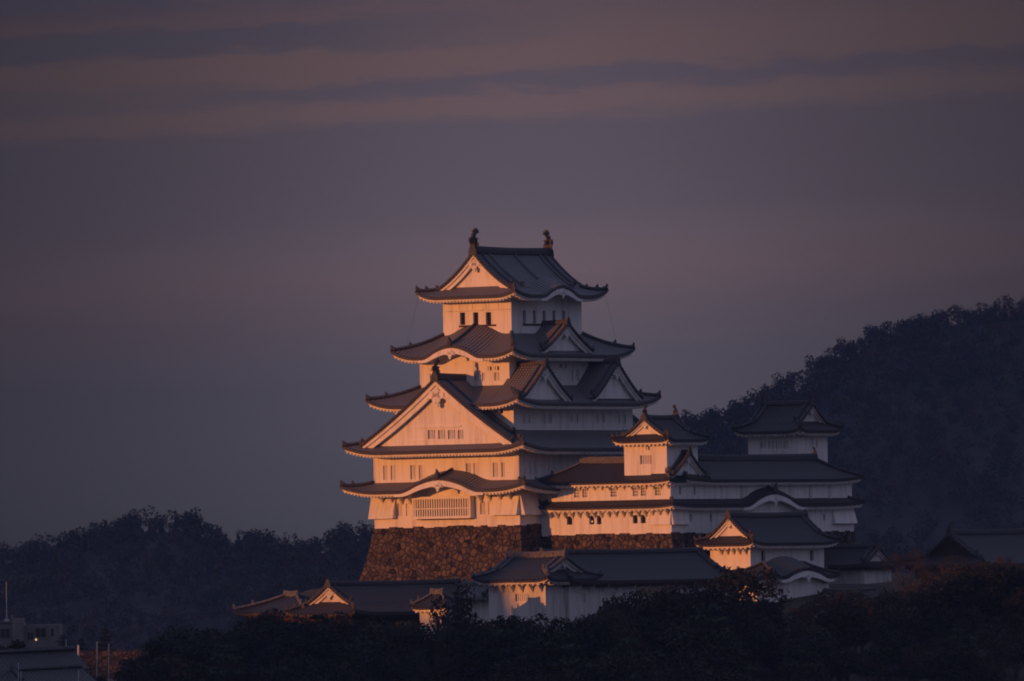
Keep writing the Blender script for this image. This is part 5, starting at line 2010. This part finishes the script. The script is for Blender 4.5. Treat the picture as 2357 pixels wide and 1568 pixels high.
# pruned pines
for (px, base, top, lab, i, sq) in ((145, 1512, 1462, 'layered pruned pine at the left, beside the modern building', 0, 1.25), (188, 1510, 1470, 'small layered pruned pine between two larger ones', 1, 1.1), (243, 1510, 1447, 'tallest layered pruned pine, above the low stone wall', 2, 1.0)):
    p = P(px, base, 1140)
    h = (base - top) / 21.0
    put_tree('pine', i, (p.x, p.y, p.z), h / 5.3, lab, 'pine tree', 'pruned pines above the stone wall', sq)
# shrubs along the lower left
for (px, top) in ((20, 1478), (60, 1490), (100, 1496), (160, 1498), (210, 1500), (270, 1505), (225, 1555), (290, 1548), (330, 1540)):
    p = P(px, top + 45, 1142 if top < 1510 else 1100)
    put_tree('shrub', random.randrange(4), (p.x, p.y, p.z), 2.2 / 3.0, 'low dark shrub in front of the modern building and stone wall', 'shrub', 'shrubs at the lower left', 1.2)

# ------------------------------------------------------------------ HILLS
LEFT = [(-400, 1309), (-120, 1294), (0, 1285), (60, 1279), (100, 1269), (180, 1259), (230, 1239), (300, 1222), (340, 1212), (400, 1209), (440, 1214), (470, 1233), (500, 1249), (540, 1259), (570, 1251), (600, 1259), (650, 1275), (700, 1269), (760, 1256), (830, 1245), (900, 1241), (1000, 1249), (1150, 1271), (1300, 1299), (1500, 1339)]
RIGHT = [(1150, 1309), (1280, 1229), (1400, 1099), (1500, 1019), (1575, 987), (1650, 974), (1700, 952), (1750, 935), (1780, 911), (1850, 881), (1900, 843), (1950, 817), (2000, 792), (2060, 771), (2140, 747), (2200, 734), (2280, 721), (2357, 713), (2450, 699), (2600, 685), (2800, 699)]


def hill(prof, depth, run, name, label, trees, seed, sky_label):
    S_ = FP / depth
    rng = np.random.default_rng(seed)
    xs = np.array([P(p[0], p[1], depth).x for p in prof])
    zs = np.array([P(p[0], p[1], depth).z for p in prof])
    x0, x1 = xs[0] - 6, xs[-1] + 60

    def hz(x, y):
        z = np.interp(x, xs, zs)
        t = (depth - y) / run
        base = GZ - 2
        back = np.clip((y - depth) / 300, 0, 1)
        tt = np.clip(t, 0, 1)
        zz = base + (z - base) * (1 - tt ** 1.15)
        return np.where(y > depth, z - back * (z - base) * 0.9, zz)
    mb = MB()
    rows = []
    for yy in np.concatenate([np.linspace(depth - run, depth, 22), np.array([depth + 40, depth + 120, depth + 300])]):
        rows.append([(float(x), float(yy), float(hz(x, yy)) - 1.5) for x in np.linspace(x0, x1, 70)])
    mb.grid(rows)
    tag(link(name, mesh_from(name, mb, HILL_SOIL)), None, None, kind='structure')
    # the wood that covers it: one mass
    n = trees
    tx = rng.uniform(x0 + 20, x1 - 20, n)
    ty = depth - run * rng.uniform(0, 0.97, n) ** 1.3
    tz = hz(tx, ty)
    out = []
    mi = []
    for k in range(n):
        sc_ = rng.uniform(0.7, 1.25)
        m = 170
        bl = [(rng.uniform(-1.4, 1.4), rng.uniform(-1.4, 1.4), rng.uniform(2.2, 5.6), rng.uniform(1.0, 1.7), rng.uniform(1.0, 1.7), rng.uniform(0.9, 1.5)) for _ in range(5)]
        lv = leaf_cloud(m, bl, 0.33, rng) * sc_
        lv += np.array([tx[k], ty[k], tz[k] - 1.8])
        out.append(lv)
        mi.append(np.full(m, 1 if rng.random() < (0.2 if depth < 2800 else 0.5) else 0))
    me = numpy_mesh('woodland', np.concatenate(out), None, mats=[WOODLAND, WOODLAND_B], mi=np.concatenate(mi))
    o = link('woodland', me)
    tag(o, label, 'woodland', kind='stuff')
    # trees one can tell apart on the skyline
    rk = random.Random(seed)
    x = P(max(prof[0][0], -40), 1200, depth).x
    xe = P(min(prof[-1][0], 2400), 1200, depth).x
    c = 0
    while x < xe:
        z = float(np.interp(x, xs, zs))
        px = proj((x, depth, z))[0]
        if -20 < px < 2380 and not (870 < px < 1570):
            kind = 'conifer' if rk.random() < 0.35 else 'wood'
            s = rk.uniform(0.55, 1.0)
            e = put_tree(kind, rk.randrange(4), (x, depth - 4 + rk.uniform(-3, 3), z - 4.8), s, sky_label(px, kind), 'tree', ('pointed' if kind == 'conifer' else 'rounded') + ' skyline trees ' + sky_label(px, kind).split(' tree ')[1], rk.uniform(0.8, 1.15))
            c += 1
        x += rk.uniform(2.0, 3.6)


def sky_left(px, kind):
    k = 'pointed dark tree ' if kind == 'conifer' else 'rounded dark tree '
    if px < 220:
        return k + 'on the low left end of the left hill skyline'
    if px < 490:
        return k + 'on the summit of the left hill'
    return k + 'on the falling right shoulder of the left hill'


def sky_right(px, kind):
    k = 'pointed dark tree ' if kind == 'conifer' else 'rounded dark tree '
    if px < 1780:
        return k + 'on the foot of the right hill skyline'
    if px < 2060:
        return k + 'on the middle slope of the right hill skyline'
    return k + 'on the upper skyline of the right hill'


hill(LEFT, 2700, 260, 'hill', 'dark hazy wood covering the low hill at the left', 1900, 5, sky_left)
hill(RIGHT, 3000, 420, 'hill', 'dark hazy wood covering the tall hill at the right', 3000, 9, sky_right)


# unseen ridges added towards the sun to shade the slope and far woods
def added_shade_ridge(cx_, cy_, half, top, wid, seed, bumpy):
    """added sun-blocking ridge lying across the sun direction"""
    t = Vector((-SUN_AZ[1], SUN_AZ[0]))          # along the ridge
    nrm = Vector((SUN_AZ[0], SUN_AZ[1]))
    rk = random.Random(seed)
    ph = [rk.uniform(0, 6.28) for _ in range(6)]
    mb = MB()
    rows = []
    for i in range(221):
        s = -half + 2 * half * i / 220
        env = min(1.0, (half - abs(s)) / (half * 0.12))
        h = top + bumpy * (0.5 * math.sin(s * 0.21 + ph[0]) + 0.35 * math.sin(s * 0.47 + ph[1]) + 0.3 * math.sin(s * 0.9 + ph[2]))
        if half < 200:
            h += 3.5 * min(1, max(0, (s - 37) / 2.5)) + 7.5 * min(1, max(0, (s - 13) / 3)) * min(1, max(0, (28.5 - s) / 2)) - 11 * max(0, 1 - abs(s - 0.5) / 6) ** 0.5 - 2.3 * min(1, max(0, (s - 28.5) / 1.5)) * min(1, max(0, (37.5 - s) / 1.5))  # crest raised and notched to steer where sunlight gets through
        row = []
        for w in (-1, -0.55, -0.2, 0, 0.2, 0.55, 1):
            z = GZ - 1 + (h - GZ) * max(0, env) * (1 - abs(w) ** 1.2)
            row.append((cx_ + t.x * s + nrm.x * w * wid, cy_ + t.y * s + nrm.y * w * wid, z))
        rows.append(row)
    mb.grid(rows)
    tag(link('hill', mesh_from('hill', mb, SOIL)), None, None, kind='structure')  # unseen added sun blocker, separate from the wooded hills


TANE = math.tan(SUN_EL)
# near one: shades the foot of the castle slope (shadow edge near the foot of the stone base)
DN = 330.0
added_shade_ridge(0 + SUN_AZ[0] * DN, 1165 + SUN_AZ[1] * DN, 110, CAMZ - 4.6 + DN * TANE, 70, 4, 1.6)
# far one: shades the wooded hills behind
DF = 1500.0
added_shade_ridge(60 + SUN_AZ[0] * DF, 2830 + SUN_AZ[1] * DF, 420, CAMZ + 96 + DF * TANE, 300, 6, 6.0)

# ------------------------------------------------------------------ HAZE
mb = MB()
mb.box(-1700, 1500, -30, 3500, GZ - 3, 300)
hz_me = mesh_from('haze', mb, SOIL)
hm = bpy.data.materials.new('haze_air')
hm.use_nodes = True
hn = hm.node_tree
hn.nodes.clear()
pv = hn.nodes.new('ShaderNodeVolumePrincipled')
pv.inputs['Color'].default_value = (0.17, 0.40, 0.95, 1)
pv.inputs['Density'].default_value = 0.00005
pv.inputs['Anisotropy'].default_value = 0.0
ho = hn.nodes.new('ShaderNodeOutputMaterial')
hn.links.new(pv.outputs[0], ho.inputs['Volume'])
hz_me.materials.clear()
hz_me.materials.append(hm)
tag(link('haze', hz_me), 'thin bluish evening haze filling the air over the castle and hills', 'haze', kind='stuff')
